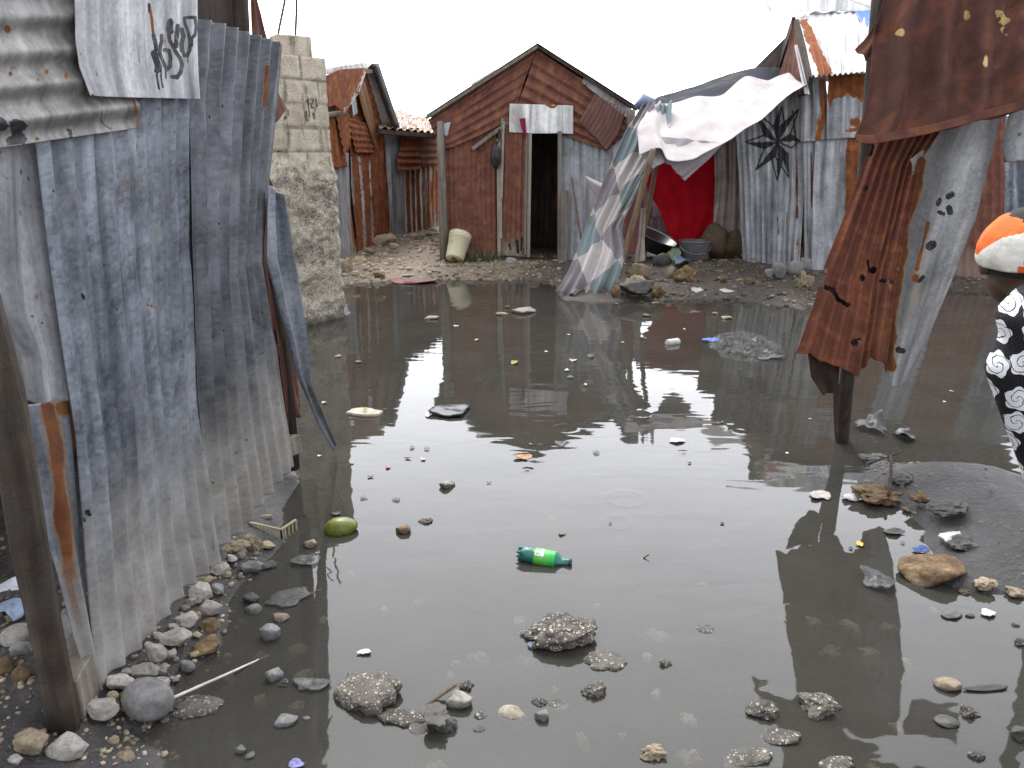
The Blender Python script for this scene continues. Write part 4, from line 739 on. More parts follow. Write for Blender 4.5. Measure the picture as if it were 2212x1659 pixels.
# ------------------------------------------------------------------ hut with the star, beyond the tent
BLUEP = plain("blue_plastic", (.05, .16, .52), .45)
def star_hut():
    gc = G(1738, 588, .08); gs = G(1604, 574, .1); ge = G(2215, 613, .04)
    pf, ps = vplane(gc, ge), vplane(gc, gs)
    t = thing("star_hut", "grey tin hut with a black star on its side wall and rust-striped white roof", "hut", gc*np.array([1, 1, 0]))
    Z = lambda x, y: (1152+x*.3472, 115+y*.3472)
    cx, cy = Z(1520, 552); pa = []
    tips = [Z(*q) for q in ((1545, 335), (1650, 350), (1658, 545), (1655, 605), (1588, 770), (1517, 790), (1385, 725), (1322, 552), (1385, 368))]
    ang = [math.atan2(y-cy, x-cx) for x, y in tips]
    for i, (tx, ty) in enumerate(tips):
        if i == 3: continue
        a = ang[i]; r = 33
        l1 = (cx+r*math.cos(a-.44), cy+r*math.sin(a-.44)); l2 = (cx+r*math.cos(a+.44), cy+r*math.sin(a+.44))
        pa += [('p', [(cx, cy), l1, (tx, ty)]), ('l', 1.7, [l1, (tx, ty)]), ('l', 1.5, [(tx, ty), l2, (cx, cy)])]
    sheet("tin_sheet", t, T_GREY, [(1586, 225), (1598, 400), (1605, 566)], [(1738, 190), (1738, 400), (1727, 582)], pl=ps, n=11, amp=.013, nu=180, nv=190, paint=pa, tear=.008,
          rust=[('l', 6, [(1712, 240), (1722, 330), (1722, 470)], .6), ('l', 5, [(1680, 470), (1682, 505)], .6), ('l', 4, [(1700, 460), (1700, 500)], .5), ('e', 1725, 540, 12, 40, .5), ('e', 1620, 560, 20, 6, .4)], label="side sheet carrying the painted black star")
    sheet("tin_sheet", t, T_GREY, [(1734, 300), (1736, 430), (1738, 594)], [(1766, 296), (1764, 430), (1762, 596)], pl=pf, off=.01, n=4, amp=.01, nu=30, nv=70, rust=[('l', 4, [(1752, 330), (1754, 450)], .6)])
    sheet("tin_sheet", t, T_PALE, [(1762, 290), (1756, 400), (1752, 600)], [(1850, 285), (1848, 400), (1848, 600)], pl=pf, off=.03, n=2.5, amp=.008, nu=60, nv=90, bias=-.05, wob=.02, label="smooth pale grey sheet")
    sheet("tin_sheet", t, T_ORANGE, [(1828, 270), (1826, 430), (1828, 600)], [(1960, 270), (1960, 600)], pl=pf, off=.045, n=7, amp=.012, nu=60, nv=60, bias=.25)
    sheet("tin_sheet", t, T_GREY, [(1950, 270), (1950, 606)], [(2060, 270), (2060, 610)], pl=pf, off=.02, n=7, amp=.012, nu=60, nv=50)
    sheet("tin_sheet", t, T_MAROON, [(2045, 250), (2045, 430), (2042, 612)], [(2172, 250), (2172, 430), (2172, 616)], pl=pf, off=.05, n=7, amp=.010, nu=80, nv=90, bias=-.08, pale=[('e', 2110, 590, 90, 60, .5)], paint=[('e', 0, 0)] and [('l', 6, [(2050, 606), (2060, 600), (2100, 612)]), ('l', 5, [(2120, 610), (2150, 604)])], label="dull brown sheet bleached near the ground")
    sheet("tin_sheet", t, T_BLUE, [(2168, 250), (2168, 616)], [(2330, 250), (2330, 622)], pl=pf, off=.03, n=7, amp=.012, nu=60, nv=50, rust=[('l', 4, [(2170, 370), (2168, 600)], .7)])
    sheet("tin_sheet", t, T_MIX, [(1730, 178), (1732, 230), (1730, 306)], [(1784, 165), (1790, 230), (1786, 300)], B=[(1730, 306), (1760, 304), (1786, 298)], pl=pf, off=.06, n=3, amp=.016, nu=50, nv=60, rust=[('l', 9, [(1775, 175), (1782, 240), (1768, 300)]), ('e', 1765, 262, 16, 22, .4)], bias=-.12, wob=.03)
    sheet("tin_sheet", t, T_MIX, [(1790, 160), (1786, 220), (1786, 302)], [(1900, 160), (1896, 300)], B=[(1786, 302), (1830, 294), (1896, 290)], pl=pf, off=.08, n=6, amp=.010, nu=80, nv=60, rust=[('p', .9, [(1785, 160), (1900, 160), (1900, 215), (1880, 228), (1862, 222), (1850, 208), (1828, 205), (1815, 215), (1800, 218), (1790, 240)]), ('e', 1846, 262, 14, 14, .8), ('l', 5, [(1830, 282), (1872, 278)], .9)], bias=-.18, label="grey sheet rusted brown under the eave")
    Zr = lambda x, y, Y: P(x, y, Y)
    e0, e1, r0, r1 = P(1752, 166, 9.6), P(1905, 152, 9.55), P(1717, 34, 11.2), P(1925, 20, 11.2)
    ex = (e1-e0)*3.0
    sheet("roof_sheet", t, T_WHITE, [(1717, 34, 11.2), (1752, 166, 9.6)], [(1925, 20, 11.2), (1905, 152, 9.55)], n=13, amp=.016, nu=170, nv=90, bias=-.1,
          rust=[('p', 1, [(1727, 40), (1742, 38), (1762, 80), (1786, 130), (1802, 162), (1770, 168), (1752, 120)]), ('e', 1790, 165, 14, 8)], label="white roof sheet with one broad rust stripe")
    sheet("roof_sheet", t, BLUEP, [(1846, 24, 11.15), (1868, 62, 10.7)], [(1925, 18, 11.15), (1925, 60, 10.7)], off=.03, n=0, nu=24, nv=16, label="scrap of bright blue sheeting on the roof")
    sheet("ridge_sheet", t, T_WHITE, [(1652, 8, 11.3), (1660, 24, 11.15)], [(1925, -18, 11.3), (1915, 24, 11.15)], n=0, nu=60, nv=14, wob=.02)
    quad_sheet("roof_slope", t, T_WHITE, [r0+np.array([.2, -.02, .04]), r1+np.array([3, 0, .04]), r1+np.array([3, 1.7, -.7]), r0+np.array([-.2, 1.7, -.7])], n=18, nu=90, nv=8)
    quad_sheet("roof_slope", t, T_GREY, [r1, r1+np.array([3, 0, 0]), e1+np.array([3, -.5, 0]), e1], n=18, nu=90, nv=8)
    sheet("gable_sheet", t, T_BROWN, [(1716, 44, 11.1), (1700, 110, 11.2), (1672, 215, 11.2)], [(1718, 44, 11.1), (1738, 110, 10.2), (1748, 205, 9.75)], n=5, amp=.016, nu=50, nv=60, bias=.05)
    sheet("gable_strip", t, T_MIX, [(1716, 100, 10.4), (1728, 160, 10.0), (1738, 205, 9.72)], [(1722, 96, 10.4), (1738, 160, 9.95), (1750, 205, 9.68)], n=1, amp=.01, nu=14, nv=40, tear=.02)
    beam_obj("rafter", P(1716, 48, 11.15), P(1676, 168, 12.4), .06, .16, W_DARK, t)
    beam_obj("rafter", P(1720, 48, 11.05), P(1752, 172, 9.62), .05, .08, W_DARK, t)
    hh = np.array([0, 0, 2.1]); bk = np.array([.55, 3.0, 0])
    quad_sheet("rear_wall", t, T_BROWN, [gs+bk*.5+hh, ge+bk+hh, ge+bk, gs+bk*.5], n=20, nu=90, nv=8)
star_hut()

# ------------------------------------------------------------------ cloth shelter
def cloth_mat(name, kind):
    M = Mat(name); uv = M.coord('UV'); o = M.coord('Object'); a = M.noise(o, 5, 5, .6); f = M.noise(o, 160, 2, .6)
    if kind == 'patch':
        s = M.n("SeparateXYZ", {0: uv}); x, y = s.outputs[0], s.outputs[1]
        p = M.math('FLOOR', M.math('ADD', M.math('MULTIPLY', x, 3.1), M.math('MULTIPLY', y, 1.75)))
        q = M.math('FLOOR', M.math('SUBTRACT', M.math('MULTIPLY', x, 3.1), M.math('MULTIPLY', y, 1.75)))
        pm = M.math('FLOORED_MODULO', p, 2.0); qm = M.math('FLOORED_MODULO', q, 2.0)
        w = M.math('MULTIPLY', M.math('ADD', M.math('MULTIPLY', pm, 2.0), qm), .25)
        col = M.ramp(M.math('ADD', w, .05), [(0, (.60, .555, .53)), (.25, (.30, .265, .285)), (.5, (.25, .31, .315)), (.75, (.53, .49, .47))], 'CONSTANT')
        col = M.mix(M.math('MULTIPLY', M.sm(a, .5, .7), .35), col, (.16, .14, .13))
        z = M.n("SeparateXYZ", {0: M.n("NewGeometry").outputs['Position']}).outputs[2]
        col = M.mix(M.math('MULTIPLY', M.math('SUBTRACT', 1.0, M.sm(M.math('ADD', z, M.math('MULTIPLY', a, .12)), .06, .28)), .55), col, (.10, .10, .095))
    elif kind == 'white': col = M.ramp(a, [(.3, (.55, .505, .495)), (.7, (.72, .68, .665))])
    elif kind == 'red': col = M.ramp(a, [(.3, (.27, .004, .010)), (.7, (.40, .008, .018))])
    elif kind == 'cream': col = M.ramp(a, [(.3, (.25, .21, .18)), (.6, (.42, .37, .33)), (.75, (.50, .46, .41))])
    elif kind == 'tarp': col = M.mix(M.sm(M.noise(o, 3.2, 3), .55, .6), (.016, .019, .030), (.05, .042, .04))
    else: col = M.ramp(a, [(.3, tuple(c*.75 for c in kind)), (.7, kind)])
    M.bump(M.math('ADD', M.math('MULTIPLY', a, 1.5), M.math('MULTIPLY', f, .15)), .35, .012)
    tr = M.n("BsdfTranslucent", {'Color': col}); mx = M.n("MixShader", {0: {'white': .22, 'red': .18, 'tarp': 0.0}.get(kind, .15) if isinstance(kind, str) else .1, 1: M.p.outputs[0], 2: tr.outputs[0]})
    M.t.links.new(mx.outputs[0], M.o.inputs[0])
    return M.pr(col=col, ro=.7 if kind == 'tarp' else .95, spec=.05 if kind == 'tarp' else .1)
C_PATCH, C_WHITE, C_RED, C_CREAM, C_TARP = (cloth_mat("cloth_"+k, k) for k in ('patch', 'white', 'red', 'cream', 'tarp'))
def folds(n, amp, sd, pull=None):
    def f(U, V):
        ph = n*2*math.pi*(U + .10*(fbm(V*2+sd, U, sd, 2)-.5)*2)
        w = (np.abs(np.sin(ph/2+sd))**1.4)*.8+.35*np.sin(ph*1.7+V*3+sd)
        return amp*w*(.45+.55*vn(V*3+sd, U*2, sd))
    return f
C_SHADED = cloth_mat("cloth_shaded_white", (.42, .38, .40)); C_PATCH2 = cloth_mat("cloth_cord", (.30, .26, .26)); C_MAUVE = cloth_mat("cloth_mauve", (.30, .12, .12)); C_BLUE = cloth_mat("cloth_blue", (.30, .36, .50))  # the first is awning cloth with shade put into its colour
W_TAN = wood("peeled_stick", (.085, .058, .036), (.19, .135, .085), (.33, .255, .17))
def shelter():
    t = thing("cloth_shelter", "makeshift shelter of patchwork cloth and white sheeting tied to leaning sticks", "shelter", (1.2, 9.4, 0))
    sheet("patchwork_cloth", t, C_PATCH, [(1392, 222, 9.9), (1350, 290, 9.6), (1305, 400, 9.35), (1272, 480, 9.2), (1248, 545, 9.05), (1228, 590, 8.95), (1203, 632, 8.8)], [(1452, 228, 9.9), (1440, 330, 9.5), (1386, 400, 9.25), (1338, 490, 9.1), (1352, 540, 8.98), (1338, 590, 8.9), (1318, 646, 8.78)],
          B=[(1203, 632, 8.8), (1250, 648, 8.72), (1290, 650, 8.72), (1318, 646, 8.78)], n=0, nu=90, nv=170, wob=.05, disp=folds(3.2, .11, 2.0), dent=.4, thick=.004, label="patchwork of grey, off-white and teal lozenges")
    sheet("patchwork_cloth", t, C_PATCH, [(1300, 400, 9.5), (1264, 380, 9.5)], [(1330, 420, 9.4), (1290, 432, 9.4)], T=[(1300, 376, 9.5), (1330, 384, 9.4)], n=0, nu=20, nv=20, wob=.04, thick=.004)
    sheet("white_awning", t, C_WHITE, [(1400, 232, 9.9), (1378, 290, 9.35), (1388, 345, 9.05)], [(1705, 162, 10.6), (1722, 176, 10.2), (1744, 182, 9.8)], T=[(1400, 232, 9.9), (1470, 222, 10.3), (1560, 205, 10.6), (1612, 172, 10.6), (1660, 180, 10.6), (1705, 162, 10.6)], B=[(1388, 345, 9.05), (1425, 322, 9.0), (1440, 345, 8.95), (1500, 345, 9.0), (1580, 300, 9.3), (1660, 240, 9.6), (1744, 182, 9.8)],
          n=0, nu=130, nv=70, wob=.05, disp=folds(2.0, .05, 5.0), thick=.004, label="white sheet stretched as an awning")
    sheet("awning_flap", t, C_SHADED, [(1378, 292, 9.3), (1384, 330, 9.1), (1410, 362, 8.95)], [(1560, 312, 9.3), (1530, 345, 9.25), (1478, 390, 9.2)], B=[(1410, 362, 8.95), (1440, 352, 9.05), (1478, 390, 9.2)], n=0, nu=60, nv=50, wob=.05, disp=folds(3, .03, 3.0), thick=.004, label="flap under the awning, its shade put into lilac-grey colour")
    sheet("dark_tarpaulin", t, C_TARP, [(1385, 240, 10.4), (1400, 262, 10.0)], [(1690, 142, 11.8), (1695, 212, 10.8)], T=[(1385, 240, 10.4), (1420, 212, 11.2), (1500, 185, 11.8), (1570, 155, 12.0), (1630, 142, 12.0), (1690, 142, 11.8)], B=[(1400, 262, 10.0), (1480, 240, 10.4), (1560, 222, 10.6), (1620, 200, 10.7), (1695, 212, 10.8)], n=0, nu=90, nv=40, wob=.06, thick=.004, label="dark plastic sheet humped over the top")
    sheet("dark_tarpaulin", t, C_TARP, [(1374, 244, 10.9), (1382, 262, 10.5)], [(1470, 205, 11.6), (1480, 235, 10.8)], n=0, nu=30, nv=16, wob=.05, thick=.004)
    for nm, a, b, r in (("leaning_pole", P(1412, 322, 8.93), P(1333, 592, 8.95), .034), ("rear_pole", P(1425, 330, 9.7), P(1374, 560, 9.7), .03), ("rear_pole", P(1566, 290, 11.3), P(1560, 552, 11.2), .022), ("ridge_pole", P(1430, 262, 9.9), P(1700, 205, 10.8), .025)):
        V, Fc = tube(lerp_path(a, b, 9, .025, r*99), r, 10, .15, r*77); mesh(nm, V, Fc, W_TAN, t)
    V, Fc = tube([P(1412, 322, 8.93), P(1390, 368, 9.0), P(1338, 460, 9.05)], [.02, .014, .012], 8); mesh("tie_cord", V, Fc, C_PATCH2, t)
    sheet("rag_strip", t, C_CREAM, [(1384, 450, 9.4), (1378, 520, 9.35), (1368, 572, 9.3)], [(1394, 450, 9.4), (1392, 520, 9.35), (1394, 566, 9.3)], n=0, nu=14, nv=40, disp=folds(2, .03, 1), tear=.04, thick=.004)
    sheet("side_cloth", t, C_MAUVE, [(1350, 385, 10.0), (1345, 480, 10.0), (1345, 545, 10.0)], [(1382, 380, 10.2), (1380, 480, 10.2), (1372, 550, 10.1)], n=0, nu=24, nv=40, disp=folds(2, .04, 4), thick=.004, label="dull red side cloth")
    V, Fc = tube([P(1374, 232, 9.9), P(1392, 214, 9.9), P(1412, 222, 9.9)], [.05, .07, .05], 10, .4, 3); mesh("cloth_knot", V, Fc, C_BLUE, t)
    c = sheet("red_curtain", None, C_RED, [(1393, 340, 11.15), (1396, 410, 11.1), (1424, 452, 11.1), (1440, 500, 11.05), (1466, 530, 11.0)], [(1560, 310, 11.25), (1554, 420, 11.2), (1552, 470, 11.15), (1536, 505, 11.05), (1500, 534, 11.0)], n=0, nu=70, nv=80, wob=.06, disp=folds(2.2, .035, 7), thick=.004)
    tag(c, "deep red cloth hanging in the shade at the rear of the shelter", "curtain")
    c = sheet("beige_curtain", None, C_CREAM, [(1542, 285, 11.1), (1545, 400, 11.1), (1540, 505, 11.05)], [(1606, 255, 11.0), (1608, 400, 11.0), (1606, 520, 10.9)], n=0, nu=50, nv=70, disp=folds(3, .06, 8), tear=.02, thick=.004)
    tag(c, "stained beige curtain hanging between the red cloth and the star wall", "curtain")
shelter()
def back_fence():
    t = thing("tin_fence", "pale patched tin fence glimpsed behind the red cloth and the leaning pole", "fence", (2.0, 12.6, 0))
    pf = (np.array([0, 12.4, 0.]), np.array([0, -1., 0.]))
    sheet("tin_sheet", t, T_PALE, [(1352, 395), (1352, 470)], [(1520, 395), (1520, 470)], pl=pf, off=.02, n=10, amp=.012, nu=80, nv=30)
    sheet("tin_sheet", t, T_PALE, [(1352, 462), (1352, 535)], [(1520, 462), (1520, 535)], pl=pf, n=12, amp=.012, nu=80, nv=30)
    sheet("tin_sheet", t, T_GREY, [(1500, 390), (1500, 535)], [(1640, 390), (1640, 535)], pl=pf, off=-.02, n=10, amp=.012, nu=60, nv=30)
back_fence()

# ------------------------------------------------------------------ stones
rng = random.Random(7)
def stone_mesh(kind, seed):
    bm = bmesh.new(); bmesh.ops.create_icosphere(bm, subdivisions=5 if kind in ('lump', 'flat') else 4, radius=1)
    V = np.array([v.co[:] for v in bm.verts]); Fc = [[v.index for v in f.verts] for f in bm.faces]; bm.free()
    rg = np.random.default_rng(seed); D = V.copy()
    if kind in ('rock', 'slab', 'round'):
        k = {'rock': 17, 'slab': 14, 'round': 6}[kind]; lo = {'rock': .50, 'slab': .52, 'round': .86}[kind]
        r = np.ones(len(V))
        for _ in range(k):
            n = rg.normal(size=3); n /= np.linalg.norm(n); c = rg.uniform(lo, .92); dt = D@n
            cut = np.where(dt > 1e-3, c/np.maximum(dt, 1e-3), 9); r = np.minimum(r, cut)
        V = D*r[:, None]
        e = .06 if kind != 'round' else .018
        V = V*(1+e*2*(fbm(D[:, 0]*2.2+seed, D[:, 1]*2.2, D[:, 2]*2.2, 4)-.5)*2+e*.8*(vn(D[:, 0]*11+seed, D[:, 1]*11, D[:, 2]*11)-.5))[:, None]
    elif kind == 'lump':
        V = D*(.72+.75*(fbm(D[:, 0]*1.3+seed, D[:, 1]*1.3, D[:, 2]*1.3, 3)-.5)*1.6+.50*(fbm(D[:, 0]*4+seed, D[:, 1]*4, D[:, 2]*4, 4)-.5)+.10*np.abs(vn(D[:, 0]*13+seed, D[:, 1]*13, D[:, 2]*13)-.5))[:, None]+D*.15
    else:
        V = D*(.85+.5*(fbm(D[:, 0]*1.5+seed, D[:, 1]*1.5, 0*D[:, 2], 3)-.5)*1.6)[:, None]
        V += D*(.16*(fbm(D[:, 0]*9+seed, D[:, 1]*9, D[:, 2]*9, 3)-.5))[:, None]
    V /= np.abs(V).max(0)
    if kind == 'flat': V[:, 2] = np.where(V[:, 2] > .45, .45+(V[:, 2]-.45)*.35, V[:, 2])
    return V, Fc
SV = {}
MATS = {'pale': ST_PALE, 'grey': ST_GREY, 'tan': ST_TAN, 'brown': ST_BROWN, 'wet': ST_DARK, 'agg': ST_AGG, 'sunk': ST_SUNK}
def stone(px, py, w, h, kind, mt, label=None, group=None, sink=None, name=None, rot=None, hs=1.0):
    if group and group.startswith('grit') and hs == 1.0: hs = .66
    """a stone seen round (px, py) with a seen size w x h; sink = share of its height under what carries it"""
    seed = rng.randint(1, 5); key = (kind, mt, seed)
    under = kind == 'sub'
    if under: key = ('lump', mt, seed)
    p = G(px, py+h*.30, 0); zg = max(hz(p[0], p[1]), -.2); base = max(zg, 0.0) if not under else 0
    p = G(px, py+h*.30, base); m = mpp(p); wm, hm = w*m, h*m
    ph = math.atan2(HCAM, p[1]); dep = wm*(.75 if kind != 'slab' else .7)
    ht = (hm**2-(dep*math.sin(ph))**2); ht = math.sqrt(ht)/math.cos(ph) if ht > 0 else 0
    ht = max(ht, wm*.30)
    if kind in ('flat', 'slab'): ht = min(ht, wm*.45)
    dep = min(dep, hm/math.sin(ph)*1.05)
    ht *= hs
    if key not in SV:
        V, Fc = stone_mesh(*((key[0], seed)))
        nm = name or ('rubble_lump' if kind in ('lump', 'flat') else 'sunken_stone' if under else 'stone')
        o = mesh(nm, V, Fc, MATS[mt], loc=(0, 0, 0)); SV[key] = o.data; COL.objects.unlink(o); bpy.data.objects.remove(o)
    o = bpy.data.objects.new(name or ('rubble_lump' if kind in ('lump', 'flat') else 'sunken_stone' if under else 'stone'), SV[key]); COL.objects.link(o)
    sk = {'flat': .50, 'lump': .42}.get(kind, .30) if sink is None else sink
    z = base+ht*.5-ht*sk
    if under: ht = max(ht, wm*.55); z = -ht*.5-.001-.008*rng.random()
    o.location = (p[0], p[1]+dep*.15, z); o.scale = (wm*.54, dep*.54, ht*.5)
    o.rotation_euler = (rng.uniform(-.12, .12), rng.uniform(-.12, .12), rng.uniform(-.35, .35)+(math.pi if rng.random() < .5 else 0) if rot is None else rot)
    tag(o, label, 'stone', group)
    return o
FOOT = "rubble stones along the foot of the corrugated sheets"
A = lambda *a, **k: stone(*a, **k)
A(318, 1522, 108, 88, 'round', 'grey', "big smooth grey egg-shaped boulder at the water's edge by the thin pale stick", sink=.12)
A(219, 1530, 84, 40, 'rock', 'pale', "pale pointed stone under the lowest tip of the hanging tin strip")
A(151, 1612, 88, 66, 'rock', 'pale', "broad whitish stone on the mud below the corner post")
A(66, 1607, 66, 60, 'rock', 'tan', "lumpy tan stone on the mud beside the broad whitish stone")
A(33, 1642, 31, 24, 'rock', 'pale', "little pale stone in front of the lumpy tan stone")
A(250, 1470, 62, 38, 'rock', 'pale', "wide pale stone just above the pointed stone, under the wavy tin edge", FOOT)
A(304, 1447, 66, 40, 'rock', 'pale', "long pale stone resting behind the big smooth boulder", FOOT)
A(335, 1410, 54, 48, 'rock', 'pale', "blocky pale stone standing against the tin's wavy lower edge", FOOT)
A(368, 1378, 82, 32, 'slab', 'pale', "flat elongated pale stone lying across the foot of the tin", FOOT)
A(448, 1396, 74, 44, 'rock', 'brown', "wet brown-grey stone with a pointed end lying in the water", FOOT)
A(399, 1339, 52, 36, 'rock', 'pale', "knobbly grey-white stone beside the brown angular stone", FOOT)
A(455, 1312, 54, 44, 'rock', 'pale', "square-faced pale stone, largest of the middle heap by the tin", FOOT)
A(452, 1351, 45, 31, 'rock', 'brown', "angular brown stone below the square-faced pale stone", FOOT)
A(434, 1274, 52, 38, 'rock', 'pale', "heart-shaped pale stone with a little hollow", FOOT)
A(470, 1270, 32, 22, 'rock', 'grey', "small grey stone beside the heart-shaped stone", FOOT)
A(413, 1301, 24, 20, 'rock', 'grey', "small pitted grey stone beside the square-faced pale stone", FOOT)
A(470, 1226, 44, 30, 'rock', 'pale', "craggy whitish stone higher up along the tin", FOOT)
A(476, 1197, 32, 27, 'rock', 'grey', "rounded grey stone touching the tin, above the craggy whitish stone", FOOT)
A(506, 1178, 58, 36, 'lump', 'tan', "tan crumbly lump next to the tin's scalloped edge", FOOT)
A(551, 1172, 36, 34, 'lump', 'tan', "tan gritty lump beside the broken plastic crate", FOOT)
A(578, 1176, 44, 20, 'slab', 'tan', "thin tan stone poking out beyond the crate end", FOOT)
A(536, 1223, 50, 32, 'rock', 'grey', "flat-topped wet grey stone below the crate", FOOT)
A(581, 1221, 42, 20, 'slab', 'wet', "dark wet flat stone beside the flat-topped grey one", FOOT)
A(576, 1116, 28, 12, 'slab', 'tan', "flat tan chip in the water under the tin's far corner", FOOT)
A(542, 1293, 36, 25, 'rock', 'wet', "dark wet stone, upper of two close together in the shallows", FOOT)
A(548, 1316, 42, 22, 'slab', 'grey', "grey flat stone, lower of two close together in the shallows", FOOT)
A(583, 1368, 44, 40, 'rock', 'grey', "jagged pale-and-dark rock alone in the dark shallows")
A(604, 1332, 38, 20, 'rock', 'tan', "broken tan chunk just above the jagged pale-and-dark rock")
A(668, 1175, 30, 22, 'rock', 'tan', "small mottled stone just below the green fruit")
A(637, 1126, 16, 10, 'rock', 'tan', "tiny stone in dark water between crate and green fruit")
A(403, 1438, 38, 30, 'rock', 'grey', "whitish small rock in wet grit beside the blocky pale stone", FOOT)
A(340, 1478, 50, 28, 'rock', 'pale', "cream stone tucked behind the big boulder's top", FOOT)
A(243, 1503, 25, 22, 'round', 'tan', "round pale cobble behind the pointed stone", FOOT)
A(267, 1509, 28, 26, 'rock', 'brown', "small brown stone touching the boulder's side", FOOT)
A(344, 1448, 26, 22, 'rock', 'pale', "small whitish stone above the cream stone", FOOT)
A(588, 1458, 42, 36, 'rock', 'grey', "angular grey rock in the dark water, beside a smaller companion")
A(613, 1474, 22, 20, 'lump', 'agg', "small pitted companion of the angular grey rock")
A(620, 1553, 52, 30, 'rock', 'grey', "oblong speckled grey rock, lowest in the dark shallows")
A(661, 1551, 18, 9, 'slab', 'tan', "tiny tan chip beside the oblong speckled rock")
A(420, 1520, 106, 46, 'flat', 'agg', "long flat wet slab of grit barely breaking the surface by the pale stick", hs=.8)
A(355, 1556, 18, 12, 'round', 'tan', "orange-tan pebble below the big smooth boulder")
A(245, 1600, 28, 20, 'rock', 'tan', "pinkish small stone on the wet shore")
A(268, 1628, 48, 32, 'flat', 'tan', "crumbly tan lump on the wet shore near the picture's lower edge")
A(522, 1619, 26, 22, 'rock', 'grey', "small grey rock, upper of a pair near the blue scrap")
A(542, 1632, 24, 16, 'rock', 'grey', "small grey rock, lower of a pair near the blue scrap")
A(38, 1371, 72, 54, 'round', 'pale', "large pale boulder behind the corner post")
A(45, 1404, 42, 40, 'rock', 'grey', "grey stone wedged under the large pale boulder")
A(46, 1458, 40, 38, 'round', 'brown', "rounded brown stone in the mud behind the corner post")
A(12, 1440, 36, 44, 'round', 'brown', "brown cobble cut by the picture edge")
A(158, 1352, 50, 78, 'rock', 'grey', "upright grey stone seen between the post and the rust-streaked strip")
A(72, 1402, 28, 30, 'rock', 'grey', "small grey stone close to the post")
for x, y, w, h in ((275, 1452, 26, 18), (322, 1440, 24, 18), (355, 1440, 22, 16), (310, 1480, 26, 18), (372, 1412, 26, 20), (340, 1372, 26, 18), (392, 1362, 24, 16), (425, 1372, 22, 14), (372, 1352, 26, 18), (425, 1330, 24, 18), (398, 1312, 24, 16), (430, 1300, 20, 14), (445, 1250, 28, 18), (420, 1262, 20, 14), (490, 1238, 24, 16), (455, 1205, 22, 16), (500, 1205, 28, 18), (520, 1198, 24, 14), (535, 1160, 24, 14), (290, 1495, 20, 14), (375, 1465, 26, 14), (418, 1412, 24, 14)):
    stone(x, y, w, h, 'rock', 'pale' if (x+y) % 3 else 'tan', "little rubble stone packed between bigger ones under the tin's lower edge", "little rubble stones packed under the tin's edge")
LUMP = "grit-crusted lumps standing out of the pond"
A(795, 1482, 150, 122, 'flat', 'agg', "big round flat cake of grit with a small hollow, widest lump in the pond", LUMP, sink=.36, hs=1.15)
A(1212, 1361, 152, 90, 'lump', 'agg', "tallest grit lump, humped with a long tail, by the blue bottle cap", LUMP, sink=.30, hs=.9)
A(1150, 1366, 60, 36, 'lump', 'agg', "low tail end joined to the tallest grit lump", LUMP)
A(1307, 1421, 94, 44, 'flat', 'agg', "long low grit lump beside the tallest one", LUMP)
A(1286, 1484, 56, 52, 'lump', 'agg', "round grit lump with a dark underside, below the long low one", LUMP)
A(1008, 1478, 34, 28, 'lump', 'agg', "small grit lump behind the white-topped stone", LUMP)
A(996, 1510, 60, 44, 'rock', 'pale', "white flat-topped stone at the end of the brown stick")
A(873, 1545, 112, 36, 'flat', 'agg', "drawn-out wet grit ridge beside the grey rag", LUMP)
A(964, 1560, 52, 54, 'lump', 'wet', "dark round wet lump draped with a grey rag", LUMP)
A(904, 1572, 44, 24, 'flat', 'agg', "low grit patch in front of the grey rag", LUMP)
A(1038, 1543, 30, 18, 'flat', 'agg', "little grit patch beside the dark round lump, upper of two", LUMP)
A(1035, 1572, 26, 18, 'flat', 'agg', "little grit patch beside the dark round lump, lower of two", LUMP)
A(1106, 1531, 60, 42, 'round', 'sunk', "pale rounded stone half sunk, with a reddish tip", sink=.72)
A(1166, 1513, 36, 26, 'lump', 'agg', "small brown grit knob beside the half-sunk pale stone", LUMP)
A(1207, 1518, 46, 24, 'flat', 'agg', "faint grit patch next to the small brown knob", LUMP, sink=.7)
A(1170, 1546, 30, 26, 'rock', 'pale', "small cream shell-like stone below the brown knob")
A(870, 1144, 32, 23, 'rock', 'brown', "brown wedge-shaped stone standing in open water")
A(920, 1123, 34, 18, 'lump', 'tan', "mottled tan stone beyond the wedge-shaped one")
A(962, 1046, 40, 22, 'rock', 'pale', "cream triangular stone alone in the bright reflection")
A(1525, 1357, 38, 17, 'flat', 'agg', "slim grit sliver alone in open water", LUMP)
A(1437, 1428, 28, 28, 'lump', 'agg', "small knobbly grit lump beyond the long low one's end", LUMP)
A(1652, 1527, 74, 58, 'lump', 'agg', "craggy dark grit lump beside a larger smooth-topped one", LUMP)
A(1770, 1512, 96, 74, 'lump', 'agg', "large domed grit lump standing in the dark reflection", LUMP)
A(1684, 1587, 92, 34, 'flat', 'agg', "flat ring-shaped grit lump below the craggy dark one", LUMP)
A(1411, 1621, 56, 46, 'lump', 'tan', "pale chalky lump near the picture's lower edge", LUMP)
A(1613, 1632, 118, 34, 'flat', 'agg', "long ragged grit bar along the picture's lower edge", LUMP)
A(1810, 1648, 80, 30, 'flat', 'agg', "ribbed grit lump cut by the picture's lower edge", LUMP)
A(2012, 1233, 146, 78, 'rock', 'brown', "large rust-brown boulder at the tip of the mud bank", sink=.28)
A(2061, 1327, 48, 20, 'slab', 'grey', "flat grey stone beside a white chip, off the mud bank")
A(2095, 1329, 22, 10, 'slab', 'wet', "thin dark stone between the flat grey stone and white chip")
A(2050, 1477, 54, 32, 'round', 'tan', "ridged oval stone or seed pod lying by the dark floating leaf")
A(2048, 1557, 50, 26, 'round', 'wet', "smooth black stone in the rippled corner")
